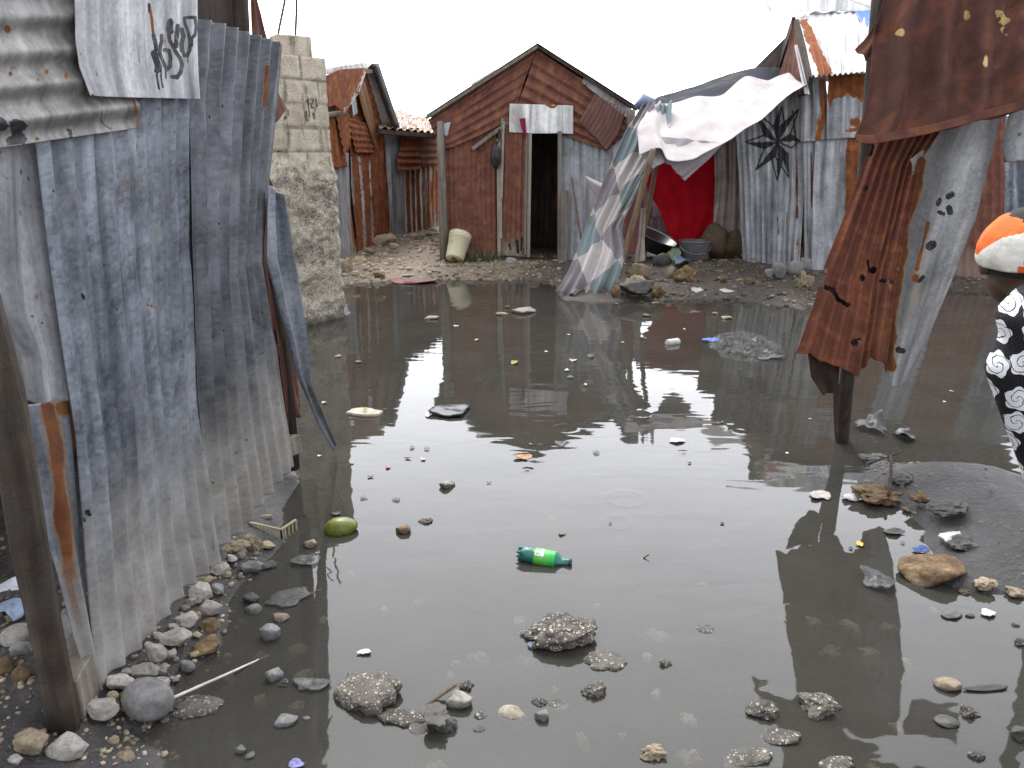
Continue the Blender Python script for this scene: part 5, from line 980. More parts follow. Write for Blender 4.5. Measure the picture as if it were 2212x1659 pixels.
A(2095, 1533, 42, 40, 'lump', 'agg', "round grit lump in the rippled corner", LUMP)
A(2204, 1383, 26, 30, 'lump', 'agg', "grit lump cut by the picture edge near the mud bank", LUMP)
A(2194, 1347, 18, 14, 'lump', 'tan', "tiny tan lump off the mud bank")
A(2204, 1588, 36, 36, 'rock', 'wet', "dark wet rock cut by the picture edge, lower corner")
A(2114, 1628, 36, 32, 'lump', 'agg', "grit lump lowest in the rippled corner", LUMP)
A(2087, 1276, 32, 18, 'lump', 'brown', "small brown lump between boulder and grit heap, at the bank's edge")
A(2130, 1256, 54, 34, 'lump', 'tan', "crumbly tan heap behind the rust-brown boulder")
A(2196, 1276, 46, 24, 'lump', 'tan', "tan lump on the wet bank near the picture edge")
CLOD = "muddy clods on the tip of the mud bank"
for x, y, w, h, lb in ((1905, 1062, 110, 40, 'long gritty clod forming the lower spit of the mud bank'), (1950, 1028, 60, 30, 'gritty clod beside the dark branch'), (2055, 1090, 96, 44, 'overhanging earthy clod with a dark hollow, on the mud bank'), (1990, 1072, 44, 30, 'small earthy clod between the branch and the overhanging one'), (2085, 1170, 70, 34, 'dark wet clod behind the white ceramic shard'), (1895, 985, 60, 26, 'weedy clod at the very tip of the bank beside the pole')):
    stone(x, y, w, h, 'lump', 'brown' if w > 100 or w < 50 else 'wet', lb, CLOD, name='mud_clod', hs=.9)
for x, y, w, h in ((1190, 1109, 28, 12), (1033, 1402, 58, 40), (1144, 1411, 78, 26), (984, 1423, 22, 18), (972, 1447, 28, 14), (1200, 1479, 20, 18), (1414, 1353, 76, 38), (1489, 1539, 50, 26), (1489, 1619, 66, 34), (1889, 1649, 60, 20), (1885, 1396, 46, 24), (1922, 1340, 46, 28), (1840, 1340, 60, 20), (1800, 1390, 60, 24), (1760, 1330, 40, 16), (820, 1510, 40, 14), (1520, 1251, 24, 12), (1580, 1470, 14, 26), (1420, 1487, 40, 12), (640, 1390, 60, 24), (655, 1440, 50, 26), (640, 1510, 40, 20), (700, 1330, 30, 14), (560, 1400, 30, 20), (1120, 1330, 40, 16), (905, 1290, 30, 14), (1290, 1300, 24, 12), (830, 1310, 20, 10), (1960, 1420, 24, 12), (2020, 1310, 26, 12), (1260, 1585, 60, 16), (940, 1640, 50, 30), (1400, 1410, 30, 14), (520, 1330, 30, 16), (490, 1450, 40, 20), (560, 1500, 40, 20), (1345, 1580, 26, 14), (1650, 1470, 26, 12), (1940, 1560, 40, 16), (760, 1230, 20, 10)):
    stone(x, y, w, h, 'sub', 'sunk', "blurred pale stone lying just under the murky surface", "pale stones under the water", sink=0, rot=rng.uniform(0, 6))
BANK = "rocks on the far bank below the shelter"
A(1385, 590, 54, 40, 'rock', 'tan', "large pitted block on the bank below the black basin", BANK, hs=1.5)
A(1371, 610, 44, 30, 'lump', 'tan', "rough lump beside the cloth's trailing foot", BANK, hs=1.5)
A(1485, 593, 58, 40, 'lump', 'brown', "rounded brown boulder below the cooking pot", BANK, hs=1.5)
A(1430, 565, 40, 24, 'round', 'wet', "dark smooth stone against the black basin", BANK, hs=1.5)
A(1383, 625, 88, 26, 'slab', 'wet', "long dark slab at the waterline beside the cloth foot", BANK, hs=1.5)
A(1332, 630, 22, 20, 'rock', 'brown', "ochre stone touching the cloth's trailing foot", BANK, hs=1.5)
A(1447, 588, 20, 18, 'rock', 'tan', "small tan stone between the pitted block and the brown boulder", BANK, hs=1.5)
A(1420, 627, 36, 22, 'lump', 'brown', "brown lump at the waterline beyond the long dark slab", BANK, hs=1.5)
A(1681, 588, 34, 30, 'rock', 'grey', "angular grey stone below the star wall", BANK, hs=1.5)
A(1661, 592, 20, 16, 'rock', 'grey', "small grey stone leaning on the angular one", BANK, hs=1.5)
A(1718, 580, 34, 22, 'round', 'grey', "rounded grey cobble at the corner of the star hut", BANK, hs=1.5)
A(1741, 574, 28, 32, 'rock', 'grey', "whitish block against the star hut's corner", BANK, hs=1.5)
A(1741, 608, 40, 38, 'lump', 'tan', "large crumbly tan rock overhanging the water near the torn sheet", BANK, hs=1.5)
A(1390, 553, 22, 22, 'rock', 'tan', "small pale block behind the pole's foot", BANK, hs=1.5)
A(1560, 600, 26, 14, 'lump', 'brown', "low brown lump on the muddy bank", BANK, hs=1.5)
A(1620, 606, 24, 14, 'lump', 'brown', "low earthy lump nearer the star wall", BANK, hs=1.5)
LANE = "rubble at the mouth of the lane"
A(744, 572, 32, 36, 'rock', 'tan', "pinkish block leaning against the orange hut's corner", LANE)
A(778, 562, 34, 20, 'rock', 'tan', "sandy stone beside the pinkish block", LANE)
A(826, 517, 54, 30, 'rock', 'tan', "big broken sandy boulder at the foot of the orange hut", LANE)
A(800, 540, 26, 16, 'rock', 'tan', "sandy stone below the big broken boulder", LANE)
A(848, 530, 24, 14, 'rock', 'tan', "sandy stone between boulder and grey corner strip", LANE)
A(930, 505, 30, 16, 'slab', 'tan', "flat sandy stones at the low hut's foot", LANE)
A(905, 512, 24, 14, 'rock', 'tan', "sandy lump in the lane's middle", LANE)
A(765, 590, 22, 14, 'rock', 'tan', "small sandy stone at the waterline by the block wall", LANE)
A(815, 592, 30, 16, 'rock', 'brown', "dark stone at the lane's waterline", LANE)
A(880, 596, 30, 9, 'slab', 'pale', "pale flat chip at the lane's waterline", LANE)
A(842, 562, 26, 10, 'slab', 'tan', "flat slab lying in the lane", LANE)
A(1156, 571, 22, 16, 'round', 'tan', "rounded stone before the dark doorway", LANE)
A(1105, 562, 26, 16, 'rock', 'grey', "grey block under the rusted door leaf", LANE)
A(1250, 588, 24, 16, 'rock', 'tan', "tan stone between doorway and patchwork cloth", LANE)
POND = "stone chips scattered in the far part of the pond"
for a in ((1331, 657, 14, 8), (1417, 654, 20, 7), (1399, 681, 20, 9), (1569, 686, 26, 11), (1543, 677, 16, 9), (934, 686, 34, 9), (1095, 663, 16, 8), (774, 782, 14, 8), (732, 769, 18, 7), (1213, 1153, 20, 9), (746, 1120, 14, 8)):
    stone(*a, 'rock', 'tan', "tan stone chip just above the surface of the pond", POND)
A(1128, 673, 58, 13, 'slab', 'pale', "flat tan slab floating low below the door's reflection", POND, name="floating_slab")
A(1085, 678, 28, 10, 'slab', 'tan', "small flat chip beside the flat tan slab", POND)

def pebbles():
    bm = bmesh.new(); bmesh.ops.create_icosphere(bm, subdivisions=1, radius=1)
    B = np.array([v.co[:] for v in bm.verts]); BF = np.array([[v.index for v in f.verts] for f in bm.faces]); bm.free()
    rg = np.random.default_rng(11); V, Fc, C = [], [], []; n = 0
    def put(x, y, s, tone):
        nonlocal n
        z = hgt(x, y); ok = (z > -.03)
        for X, Y, Z, q, tn in zip(x[ok], y[ok], z[ok], s[ok], tone[ok]):
            a = rg.uniform(0, 6.28); c, d = math.cos(a), math.sin(a)
            b = B*(1+.35*(rg.random((len(B), 1))-.5))*np.array([q, q*rg.uniform(.6, 1), q*rg.uniform(.4, .75)])
            V.append(np.stack([b[:, 0]*c-b[:, 1]*d+X, b[:, 0]*d+b[:, 1]*c+Y, b[:, 2]+Z+q*.15], 1)); Fc.append(BF+n); n += len(B)
            C.append(np.repeat([[tn, rg.random(), 0]], len(B), 0))
    def scat(k, px0, px1, py0, py1, s0, s1, t0, t1):
        q = np.array([G(rg.uniform(px0, px1), rg.uniform(py0, py1), .03) for _ in range(k)])
        put(q[:, 0], q[:, 1], rg.uniform(s0, s1, k)*rg.uniform(.5, 1, k), rg.uniform(t0, t1, k))
    scat(420, 735, 960, 540, 616, .015, .055, .5, 1); scat(520, 940, 1215, 560, 610, .012, .05, .25, .85)
    scat(160, 820, 950, 500, 550, .02, .07, .5, 1); scat(560, 1325, 1780, 560, 658, .012, .05, .0, .6)
    scat(200, 1750, 2215, 600, 640, .012, .05, .1, .6)
    scat(60, 1830, 2215, 965, 1290, .003, .010, .1, .7); scat(110, 1840, 1990, 990, 1120, .005, .018, .2, .7)
    scat(520, 200, 560, 1170, 1560, .005, .020, .3, .9); scat(260, 0, 420, 1480, 1659, .004, .016, .2, .9); scat(130, 0, 180, 1150, 1500, .006, .022, .1, .6)
    M = Mat("pebble_mix"); sp = M.n("SeparateColor", {0: M.n("Attribute", attribute_name="mask").outputs[0]})
    col = M.ramp(sp.outputs[0], [(0, (.06, .05, .04)), (.4, (.17, .13, .09)), (.7, (.33, .27, .19)), (1, (.52, .46, .37))])
    a = M.noise(M.n("NewGeometry").outputs['Position'], 60, 3); col = M.mix(M.math('MULTIPLY', M.sm(a, .45, .65), .4), col, (.09, .08, .07))
    M.pr(col=col, ro=.85)
    o = mesh("pebbles", np.vstack(V), np.vstack(Fc), M.m, loc=(0, 0, 0), mask=np.vstack(C)); tag(o, "loose gravel along the waterline", None, kind="stuff")
pebbles()

# ------------------------------------------------------------------ things in and by the water
def frame_at(px, py, z=0.0): p = G(px, py, z); return p, mpp(p)
def lathe(prof, seg=28):
    V, Fc = [], []
    for i, (r, x) in enumerate(prof):
        for k in range(seg): q = 2*math.pi*k/seg; V.append((x, r*math.cos(q), r*math.sin(q)))
    for i in range(len(prof)-1):
        for k in range(seg): Fc.append([i*seg+k, (i+1)*seg+k, (i+1)*seg+(k+1) % seg, i*seg+(k+1) % seg])
    return np.array(V), Fc
def place(V, loc, rz=0, ry=0, rx=0):
    Mx = np.array(Matrix.Rotation(rz, 3, 'Z') @ Matrix.Rotation(ry, 3, 'Y') @ Matrix.Rotation(rx, 3, 'X')); return np.asarray(V)@Mx.T+np.asarray(loc)
def bottle():
    p, m = frame_at(1179, 1213); L = .20; r = .034
    t = thing("plastic_bottle", "crushed green soft drink bottle with a bright green label floating in the pond", "bottle", p)
    prof = [(.004, -.100), (.020, -.102), (.031, -.092), (.034, -.078), (.0345, -.052), (.033, -.048), (.0345, -.044), (.0345, -.012), (.034, .02), (.033, .038), (.027, .052), (.020, .064), (.0165, .072), (.0165, .082), (.0165, .096), (.014, .097)]
    V, Fc = lathe(prof, 48); a = np.arctan2(V[:, 2], V[:, 1])
    b = sstep(-.088, -.103, V[:, 0]); V[:, 0] += b*.020*np.clip(np.cos(2.5*a)**2*1.6-.5, -.4, 1)*np.hypot(V[:, 1], V[:, 2])/.034*-1
    dn = .012*np.exp(-((V[:, 0]-.058)/.014)**2)*(V[:, 2] > 0)*sstep(.3, 1.0, np.cos(a-1.9)) + .006*(fbm(V[:, 0]*30, V[:, 1]*30, V[:, 2]*30, 2)-.5)
    V[:, 2] -= dn; V[:, 1] += .4*dn
    V *= np.array([1.05, 1, .92])
    GR = Mat("bottle_plastic"); GR.bump(GR.noise(GR.coord('Object'), 60, 3), .3, .004); GR.pr(col=GR.mix(GR.sm(GR.noise(GR.coord('Object'), 26, 5, .7), .48, .72), (.004, .13, .105), (.05, .10, .08)), ro=.28, spec=.5)
    LB = Mat("bottle_label"); s = LB.n("SeparateXYZ", {0: LB.coord('UV')}); u, v = s.outputs[0], s.outputs[1]
    def box(u0, u1, v0, v1):
        return LB.math('MULTIPLY', LB.math('MULTIPLY', LB.math('GREATER_THAN', u, u0), LB.math('LESS_THAN', u, u1)), LB.math('MULTIPLY', LB.math('GREATER_THAN', v, v0), LB.math('LESS_THAN', v, v1)))
    col = LB.mix(LB.noise(LB.coord('UV'), 6, 3), (.035, .36, .045), (.15, .52, .085))
    col = LB.mix(LB.sm(LB.math('ADD', u, LB.math('MULTIPLY', LB.noise(LB.coord('UV'), 3, 2), .3)), .75, .95), col, (.02, .42, .07))
    col = LB.mix(box(.06, .46, .30, .40), col, (.8, .82, .8))
    bars = LB.math('MULTIPLY', box(.09, .36, .315, .385), LB.math('GREATER_THAN', LB.n("TexNoise", {'Vector': LB.n("Mapping", {0: LB.coord('UV'), 'Scale': (60, .01, 1)}).outputs[0], 'Scale': 1.0}).outputs[0], .5))
    col = LB.mix(bars, col, (.03, .03, .03)); col = LB.mix(box(.30, .44, .44, .50), col, (.55, .75, .6))
    d = LB.n("VectorMath", {0: LB.coord('UV'), 1: (.72, .72, 0)}, operation='DISTANCE').outputs['Value']
    col = LB.mix(LB.math('MULTIPLY', LB.math('GREATER_THAN', d, .15), LB.math('LESS_THAN', d, .185)), col, (.45, .75, .78)); col = LB.mix(LB.math('LESS_THAN', d, .15), col, (.03, .25, .2))
    col = LB.mix(box(.84, 1.0, .50, .60), col, (.75, .62, .02)); LB.pr(col=col, ro=.35, spec=.5)
    base = p+np.array([0, 0, .016]); pl = lambda X: place(X, base, rz=-.24, ry=.09, rx=.0)
    mesh("bottle_body", pl(V), Fc, GR.m, t)
    pr2 = [(.0352, -.045+i*.083/11) for i in range(12)]; pr2 = [(r*(1 if x < .02 else 1-(x-.02)*1.6), x) for r, x in pr2]
    V, Fc = lathe(pr2, 49); V[:, 2] *= .93; V[:, 0] *= 1.05
    uvv = np.array([(i/11, k/48) for i in range(12) for k in range(49)]); V2 = []
    for i, (r, x) in enumerate(pr2):
        for k in range(49): q = -1.2+2*math.pi*k/48*.98; V2.append((x*1.05, r*math.cos(q)*-1, r*.93*math.sin(q)))
    Fc = [[i*49+k, (i+1)*49+k, (i+1)*49+k+1, i*49+k+1] for i in range(11) for k in range(48)]
    mesh("bottle_label", pl(np.array(V2)), Fc, LB.m, t, uv=uvv, thick=.0008)
    V, Fc = lathe([(.0172, .088), (.0172, .099), (.0135, .0995), (.012, .092)], 28); mesh("bottle_mouth", pl(V*np.array([1.05, 1, .92])), Fc, plain("dark_inside", (.008, .02, .03), .3), t)
bottle()
def fruit():
    p, m = frame_at(735, 1153); bm = bmesh.new(); bmesh.ops.create_uvsphere(bm, u_segments=36, v_segments=24, radius=1)
    V = np.array([v.co[:] for v in bm.verts]); Fc = [[v.index for v in f.verts] for f in bm.faces]; bm.free()
    V = V*np.array([.076*76/80, .048, .044]); V[:, 2] *= 1-.25*V[:, 0]/.076; V = place(V, p+np.array([0, .03, .016]), rz=.28, ry=-.10)
    M = Mat("green_rind"); o = M.coord('Object'); a = M.noise(o, 22, 4, .6, .4); b = M.noise(o, 90, 3)
    col = M.ramp(a, [(.35, (.075, .115, .012)), (.6, (.17, .21, .022)), (.75, (.25, .26, .05))])
    col = M.mix(M.math('MULTIPLY', M.sm(M.noise(o, 30, 3, .5), .57, .63), .8), col, (.13, .055, .025)); M.bump(b, .2, .003); M.pr(col=col, ro=.38)
    tag(mesh("green_fruit", V, Fc, M.m), "green oval fruit with brown blotches half floating near the tin sheets", "fruit")
fruit()
def flake(name, px, py, w, h, c, label, cat, seed, z=.004, thick=.002, curl=.15, group=None, mt=None, jag=.35, rz=None, tilt=0.0):
    """an irregular thin scrap about w x h in the photograph, crumpled, lying on the water or mud"""
    p = G(px, py, 0); zz = max(hz(p[0], p[1]), 0)+z; p = G(px, py, zz); m = mpp(p); ph = math.atan2(HCAM, p[1])
    a, b = w*m/2, h*m/2/math.sin(min(ph+tilt, 1.5)); k, rr = 36, 7; V, Fc = [(0, 0, 0)], []; rg = random.Random(seed)
    for i in range(1, rr):
        for j in range(k):
            q = 2*math.pi*j/k; jr = 1+jag*2*(float(fbm(math.cos(q)*1.6+seed, math.sin(q)*1.6, seed*.7, 3))-.5)*1.6; f = i/(rr-1)*jr
            x, y = a*f*math.cos(q), b*f*math.sin(q)
            s = min(a, b); V.append((x, y, s*curl*.55*(1.2*float(fbm(x/s*1.2+seed, y/s*1.2, seed, 3))*1.5+.6*f*f*math.sin(q*2+seed))))
    for j in range(k): Fc.append([0, 1+j, 1+(j+1) % k])
    for i in range(rr-2):
        for j in range(k): Fc.append([1+i*k+j, 1+(i+1)*k+j, 1+(i+1)*k+(j+1) % k, 1+i*k+(j+1) % k])
    V = np.array(V); V[:, 2] -= V[:, 2].min(); V = place(V, p, rz=rg.uniform(-.25, .25) if rz is None else rz, rx=tilt)
    o = mesh(name, V, Fc, mt or plain(name+"_surface", c, .55, .3, 30), thick=thick); return tag(o, label, cat, group)
FILM = Mat("grey_plastic_film"); FILM.bump(FILM.noise(FILM.coord('Object'), 22, 3), .5, .01)
_g = FILM.n("MixShader", {0: .55, 1: FILM.p.outputs[0], 2: FILM.n("BsdfTransparent").outputs[0]}); FILM.t.links.new(_g.outputs[0], FILM.o.inputs[0]); FILM.pr(col=(.075, .075, .075), ro=.42, spec=.6); FILM = FILM.m
RAG = plain("wet_rag", (.075, .07, .062), .7, .5, 30, bump=.6); WHITE = plain("white_scrap", (.50, .49, .46), .5, .15, 30, dirt=.4)
FOAM = plain("foam_board", (.42, .375, .30), .8, .15, 40, bump=.5, dirt=.4); BLK = plain("black_plastic", (.022, .022, .026), .3, .4, 20)
flake("foam_slab", 788, 892, 78, 15, 0, "long cream foam slab with a green sprig, floating near the bag", "foam", 3, thick=.02, curl=.06, mt=FOAM, jag=.25)
flake("leaf_sprig", 789, 884, 8, 5, (.16, .22, .02), "tiny green sprig lying on the long cream foam slab", "leaf", 5, z=.028, curl=.5)
flake("plastic_bag", 970, 890, 88, 24, 0, "dark grey plastic bag floating in the bright reflection", "bag", 8, thick=.012, curl=.22, mt=BLK, jag=.3, rz=.12)
flake("bag_tip", 925, 896, 14, 9, 0, "white scrap at the end of the dark floating bag", "scrap", 9, mt=WHITE, curl=.3)
flake("plastic_wrap", 660, 1212, 74, 22, 0, "clear crumpled plastic film in dark water below the green fruit", "plastic film", 12, mt=FILM, curl=.25)
flake("plastic_wrap", 620, 1291, 98, 34, 0, "large clear plastic sheet lying flat in the shallows", "plastic film", 13, mt=FILM, curl=.1, rz=.4)
flake("plastic_wrap", 674, 1480, 82, 28, 0, "grey plastic scrap beside the widest grit cake", "plastic film", 14, mt=FILM, curl=.3)
flake("plastic_wrap", 1212, 960, 26, 11, 0, "crumpled clear wrapper in the gable's reflection", "plastic film", 15, mt=FILM, curl=.5)
flake("plastic_cup", 1902, 1258, 70, 40, 0, "clear crushed plastic cup in the torn sheet's reflection", "plastic cup", 16, mt=FILM, curl=.5)
flake("plastic_bag", 1882, 925, 62, 44, 0, "torn grey translucent bag standing up in the water beside the pole", "bag", 18, mt=FILM, curl=.9, jag=.6, tilt=.35)
flake("dark_rag", 1955, 945, 40, 18, 0, "small black rag at the waterline behind the mud bank", "rag", 19, mt=BLK, curl=.7)
flake("wet_rag", 940, 1550, 50, 62, 0, "grey wet rag draped over the dark round lump", "rag", 21, mt=RAG, curl=.5, z=.03, jag=.6, rz=.5)
flake("foam_chip", 788, 1409, 30, 10, 0, "white chip floating above the widest grit cake", "chip", 22, mt=WHITE, curl=.3)
flake("foam_chip", 2136, 1326, 30, 14, 0, "white chip beside the thin dark stone off the mud bank", "chip", 23, mt=WHITE, curl=.4)
flake("foam_chip", 1463, 953, 30, 8, 0, "long white chip among the raindrop rings", "chip", 24, mt=WHITE, curl=.3)
flake("foam_chip", 1837, 1077, 34, 13, 0, "curved white chip at the mud bank's low spit", "chip", 25, mt=WHITE, curl=.6)
flake("shoe_sole", 1770, 1070, 44, 18, (.34, .31, .27), "tan shoe sole floating off the mud bank's spit", "sole", 26, curl=.2)
flake("shard", 2053, 1167, 50, 30, 0, "large white ceramic shard propped on the mud bank", "shard", 27, mt=WHITE, curl=.5, thick=.005, rz=.6, tilt=.2)
flake("shard", 1505, 629, 24, 11, 0, "white broken dish piece at the far waterline", "shard", 28, mt=WHITE, curl=.8, thick=.006, tilt=.5)
flake("shard", 1572, 630, 30, 7, 0, "white flat scrap at the far waterline beside the broken dish", "shard", 29, mt=WHITE, curl=.2)
flake("pink_petal", 2090, 1034, 22, 12, (.55, .16, .22), "pink crumpled scrap on the grey mud bank", "scrap", 31, curl=.8, thick=.006)
flake("orange_peel", 1130, 989, 38, 9, (.36, .17, .07), "orange-brown peel floating at the gable's reflected tip", "peel", 32, curl=.6)
flake("leaf", 2132, 1487, 96, 12, (.03, .032, .02), "long dark leaf floating beside the oval seed pod", "leaf", 33, curl=.2, jag=.15, rz=.08)
flake("red_board", 894, 609, 100, 9, (.17, .055, .045), "dull red board floating at the lane's waterline", "board", 34, curl=.15, jag=.15, thick=.01, rz=.05)
flake("blue_scrap", 641, 1652, 34, 16, (.20, .20, .42), "blue-violet plastic scrap in the dark water, lower edge", "scrap", 35, curl=.7)
flake("bottle_cap", 1151, 1394, 23, 12, (.10, .13, .21), "round blue-grey bottle cap beside the tallest grit lump", "cap", 36, jag=0, curl=.02, thick=.008)
flake("paper_sheet", 22, 1274, 62, 48, (.62, .66, .70), "printed white paper on the rubble behind the corner post", "paper", 37, curl=.25, jag=.15, tilt=.3)
flake("plastic_bag", 30, 1317, 70, 46, (.30, .38, .52), "pale blue plastic bag on the rubble behind the corner post", "bag", 38, curl=.6)
flake("green_leaf", 1111, 784, 14, 7, (.20, .22, .02), "yellow-green leaf floating in the door's reflection", "leaf", 40, curl=.7)
flake("yellow_scrap", 1858, 1176, 14, 10, (.60, .38, .06), "yellow scrap at the edge of the torn sheet's reflection", "scrap", 41, curl=.6)
flake("blue_strip", 1990, 1191, 30, 14, (.03, .06, .22), "dark blue plastic strip behind the rust-brown boulder", "strip", 42, curl=.5, rz=-.5)
BITS = "small floating bits of litter"
for i, (x, y, w, h, k) in enumerate(((890, 967, 14, 9, 0), (922, 969, 20, 7, 2), (1288, 977, 20, 10, 0), (838, 1009, 16, 7, 3), (800, 1030, 18, 5, 3), (1237, 779, 24, 6, 4), (1276, 770, 18, 10, 0), (1224, 800, 14, 6, 1), (1232, 816, 20, 6, 2), (1265, 831, 8, 6, 1), (1057, 1042, 16, 4, 0), (880, 990, 18, 5, 0), (913, 992, 16, 5, 1), (1147, 960, 14, 5, 2), (1479, 711, 6, 3, 1), (1600, 770, 8, 5, 1), (1700, 979, 9, 5, 1), (1560, 1130, 12, 6, 0), (1460, 735, 1, 1, 0), (1838, 1184, 12, 6, 0), (1950, 1172, 14, 6, 0), (1930, 1150, 60, 16, 5), (1390, 731, 20, 4, 2), (1227, 723, 12, 3, 1), (985, 705, 16, 4, 1), (1030, 735, 14, 4, 1), (855, 1078, 26, 8, 2), (786, 1075, 22, 7, 2), (725, 1110, 30, 8, 5), (2140, 1060, 10, 4, 0), (1318, 1130, 10, 4, 0), (1750, 905, 10, 3, 1), (2040, 868, 9, 4, 1), (2055, 845, 8, 5, 1), (640, 965, 14, 6, 0), (760, 1000, 12, 4, 1), (690, 985, 12, 4, 1), (700, 870, 14, 5, 1), (1180, 760, 10, 4, 1), (1345, 740, 10, 3, 1), (1560, 912, 10, 4, 0), (1490, 1000, 10, 4, 0))):
    flake("litter_bit", x, y, w*.7, h*.7, 0, "scrap of litter the size of a leaf floating on the pond", "litter", 60+i, mt=[RAG if i % 2 else FILM, FOAM if i % 2 else WHITE, FILM, plain("pink_scrap", (.42, .14, .20), .5) if k == 3 and i < 4 else BLK, FOAM, RAG][k], curl=.45, group=BITS)
def stick(name, p0, p1, r0, r1, mt, label, cat="stick", wob=.006):
    V, Fc = tube(lerp_path(p0, p1, 9, wob, r0*500), list(np.linspace(r0, r1, 9)), 8, .15, r0*311); tag(mesh(name, V, Fc, mt), label, cat)
stick("pale_stick", G(366, 1512, .05), G(580, 1415, -.01), .005, .0035, plain("bleached_stick", (.52, .50, .46), .7), "thin bleached stick running from the big boulder into the water", wob=.003)
stick("brown_stick", G(915, 1528, -.01), G(985, 1478, .035), .006, .005, W_TAN, "brown stick rising from the water to the white-topped stone", wob=.003)
stick("twig", G(646, 1295, .005), G(694, 1272, .02), .004, .002, W_TAN, "small tan twig beside the large clear plastic sheet", wob=.002)
stick("twig", G(1390, 1206, .0), G(1402, 1198, .015), .003, .002, W_DARK, "forked dark twig in open water", wob=.001)
stick("driftwood", G(1918, 1068, .06), G(1925, 985, .10), .008, .006, W_DARK, "dark branch lying across the gritty tip of the mud bank", "branch", .01)
stick("driftwood", G(1880, 1003, .03), G(1945, 975, .09), .006, .004, W_DARK, "bent root at the mud bank's tip near the pole", "branch", .02)
def can():
    p, m = frame_at(1453, 743); V, Fc = lathe([(.0, -.055), (.030, -.055), (.033, -.05), (.033, .05), (.030, .055), (.0, .055)], 24)
    t = thing("tin_can", "white drink can floating on its side in the red cloth's reflection", "can", p)
    q = lambda X: place(X, p+np.array([0, 0, .012]), rz=.5); mesh("can_body", q(V*np.array([1.1, 1, 1])), Fc, WHITE, t)
    V, Fc = lathe([(.026, .060), (.031, .062), (.031, .058)], 24); mesh("can_rim", q(V*np.array([1.1, 1, 1])-np.array([.126, 0, 0])), Fc, plain("can_metal", (.5, .5, .5), .3, .1, 20, .8), t)
can()
def heap():
    p, m = frame_at(1615, 752); nx, ny = 90, 60; a, b = 95*m, .52
    x, y = np.meshgrid(np.linspace(-1, 1, nx), np.linspace(-1, 1, ny)); r = np.hypot(x, y)
    n = fbm(x*5, y*5, 3, 5); h = .11*np.clip(1-r**1.6, 0, 1)*(.4+1.2*n)+.07*(np.abs(fbm(x*11, y*11, 7, 3)-.5))-.03-.05*sstep(.7, 1, r)
    V = np.stack([p[0]+x*a, p[1]+y*b+.05, h], -1).reshape(-1, 3); idx = np.arange(nx*ny).reshape(ny, nx)
    Fc = np.stack([idx[:-1, :-1], idx[:-1, 1:], idx[1:, 1:], idx[1:, :-1]], -1).reshape(-1, 4)
    M = Mat("rotting_litter"); o = M.coord('Object'); v = M.n("TexVoronoi", {'Vector': o, 'Scale': 26.0}); c = M.n("SeparateColor", {0: v.outputs[1]})
    col = M.ramp(M.noise(o, 20, 5, .7), [(.38, (.010, .010, .010)), (.55, (.035, .033, .030)), (.70, (.12, .115, .105))]); col = M.mix(M.math('GREATER_THAN', c.outputs[0], .965), col, (.20, .195, .19))
    M.bump(M.noise(o, 45, 5, .7), 1.0, .03); M.pr(col=col, ro=.6)
    tag(mesh("rubbish_heap", V, Fc, M.m), "low heap of rotting rubbish breaking the pond's surface", "rubbish heap")
    flake("blue_wrapper", 1536, 735, 40, 7, (.05, .13, .50), "blue wrapper at the pointed end of the rubbish heap", "wrapper", 50, curl=.6, rz=-.3, z=.02, tilt=.3)
    flake("red_scrap", 1627, 735, 16, 8, (.60, .10, .12), "red-pink scrap on top of the rubbish heap", "scrap", 51, curl=.6, z=.05, tilt=.3)
    flake("blue_scrap", 1618, 726, 20, 8, (.12, .22, .45), "blue scrap on top of the rubbish heap", "scrap", 52, curl=.6, z=.05, tilt=.3)
    flake("plastic_bag", 1662, 772, 56, 12, (.28, .31, .38), "pale bluish bag trailing from the rubbish heap", "bag", 53, curl=.3, mt=FILM)
heap()
def crate():
    p, m = frame_at(572, 1150, .03); t = thing("plastic_crate", "broken cream plastic crate end stuck in rubble under the tin sheets", "crate", p)
    C = plain("cream_plastic", (.36, .31, .20), .5, .15, 20, dirt=.3); a, b = G(538, 1142, .02), G(608, 1158, .02); d = np.array([0, 0, 1.])
    u = (b-a); bk = np.array([-u[1], u[0], 0]); bk = bk/np.linalg.norm(bk)*.10
    mb = MB()
    mb.add(*beam(a+d*.03, b+d*.03, .008, .008)); mb.add(*beam(a-d*.03, b-d*.03, .008, .008))
    for i in range(9): q = a+u*i/8; mb.add(*beam(q-d*.03, q+d*.03, .006, .005, up=(0, 1, 0)))
    mb.build("crate_side", C, t, smooth=False)
    mb = MB(); mb.add(*beam(b+d*.03, b+d*.03+bk, .008, .008)); mb.add(*beam(b-d*.03, b-d*.03+bk, .008, .008)); mb.add(*beam(a-d*.032, a-d*.032+bk, .008, .006))
    for i in range(5): q = b+bk*i/4; mb.add(*beam(q-d*.03, q+d*.03, .006, .005, up=(0, 1, 0)))
    for i in range(1, 8): q = a+u*i/8-d*.031; mb.add(*beam(q, q+bk*.9, .006, .004))
    mb.build("crate_end", C, t, smooth=False)
crate()
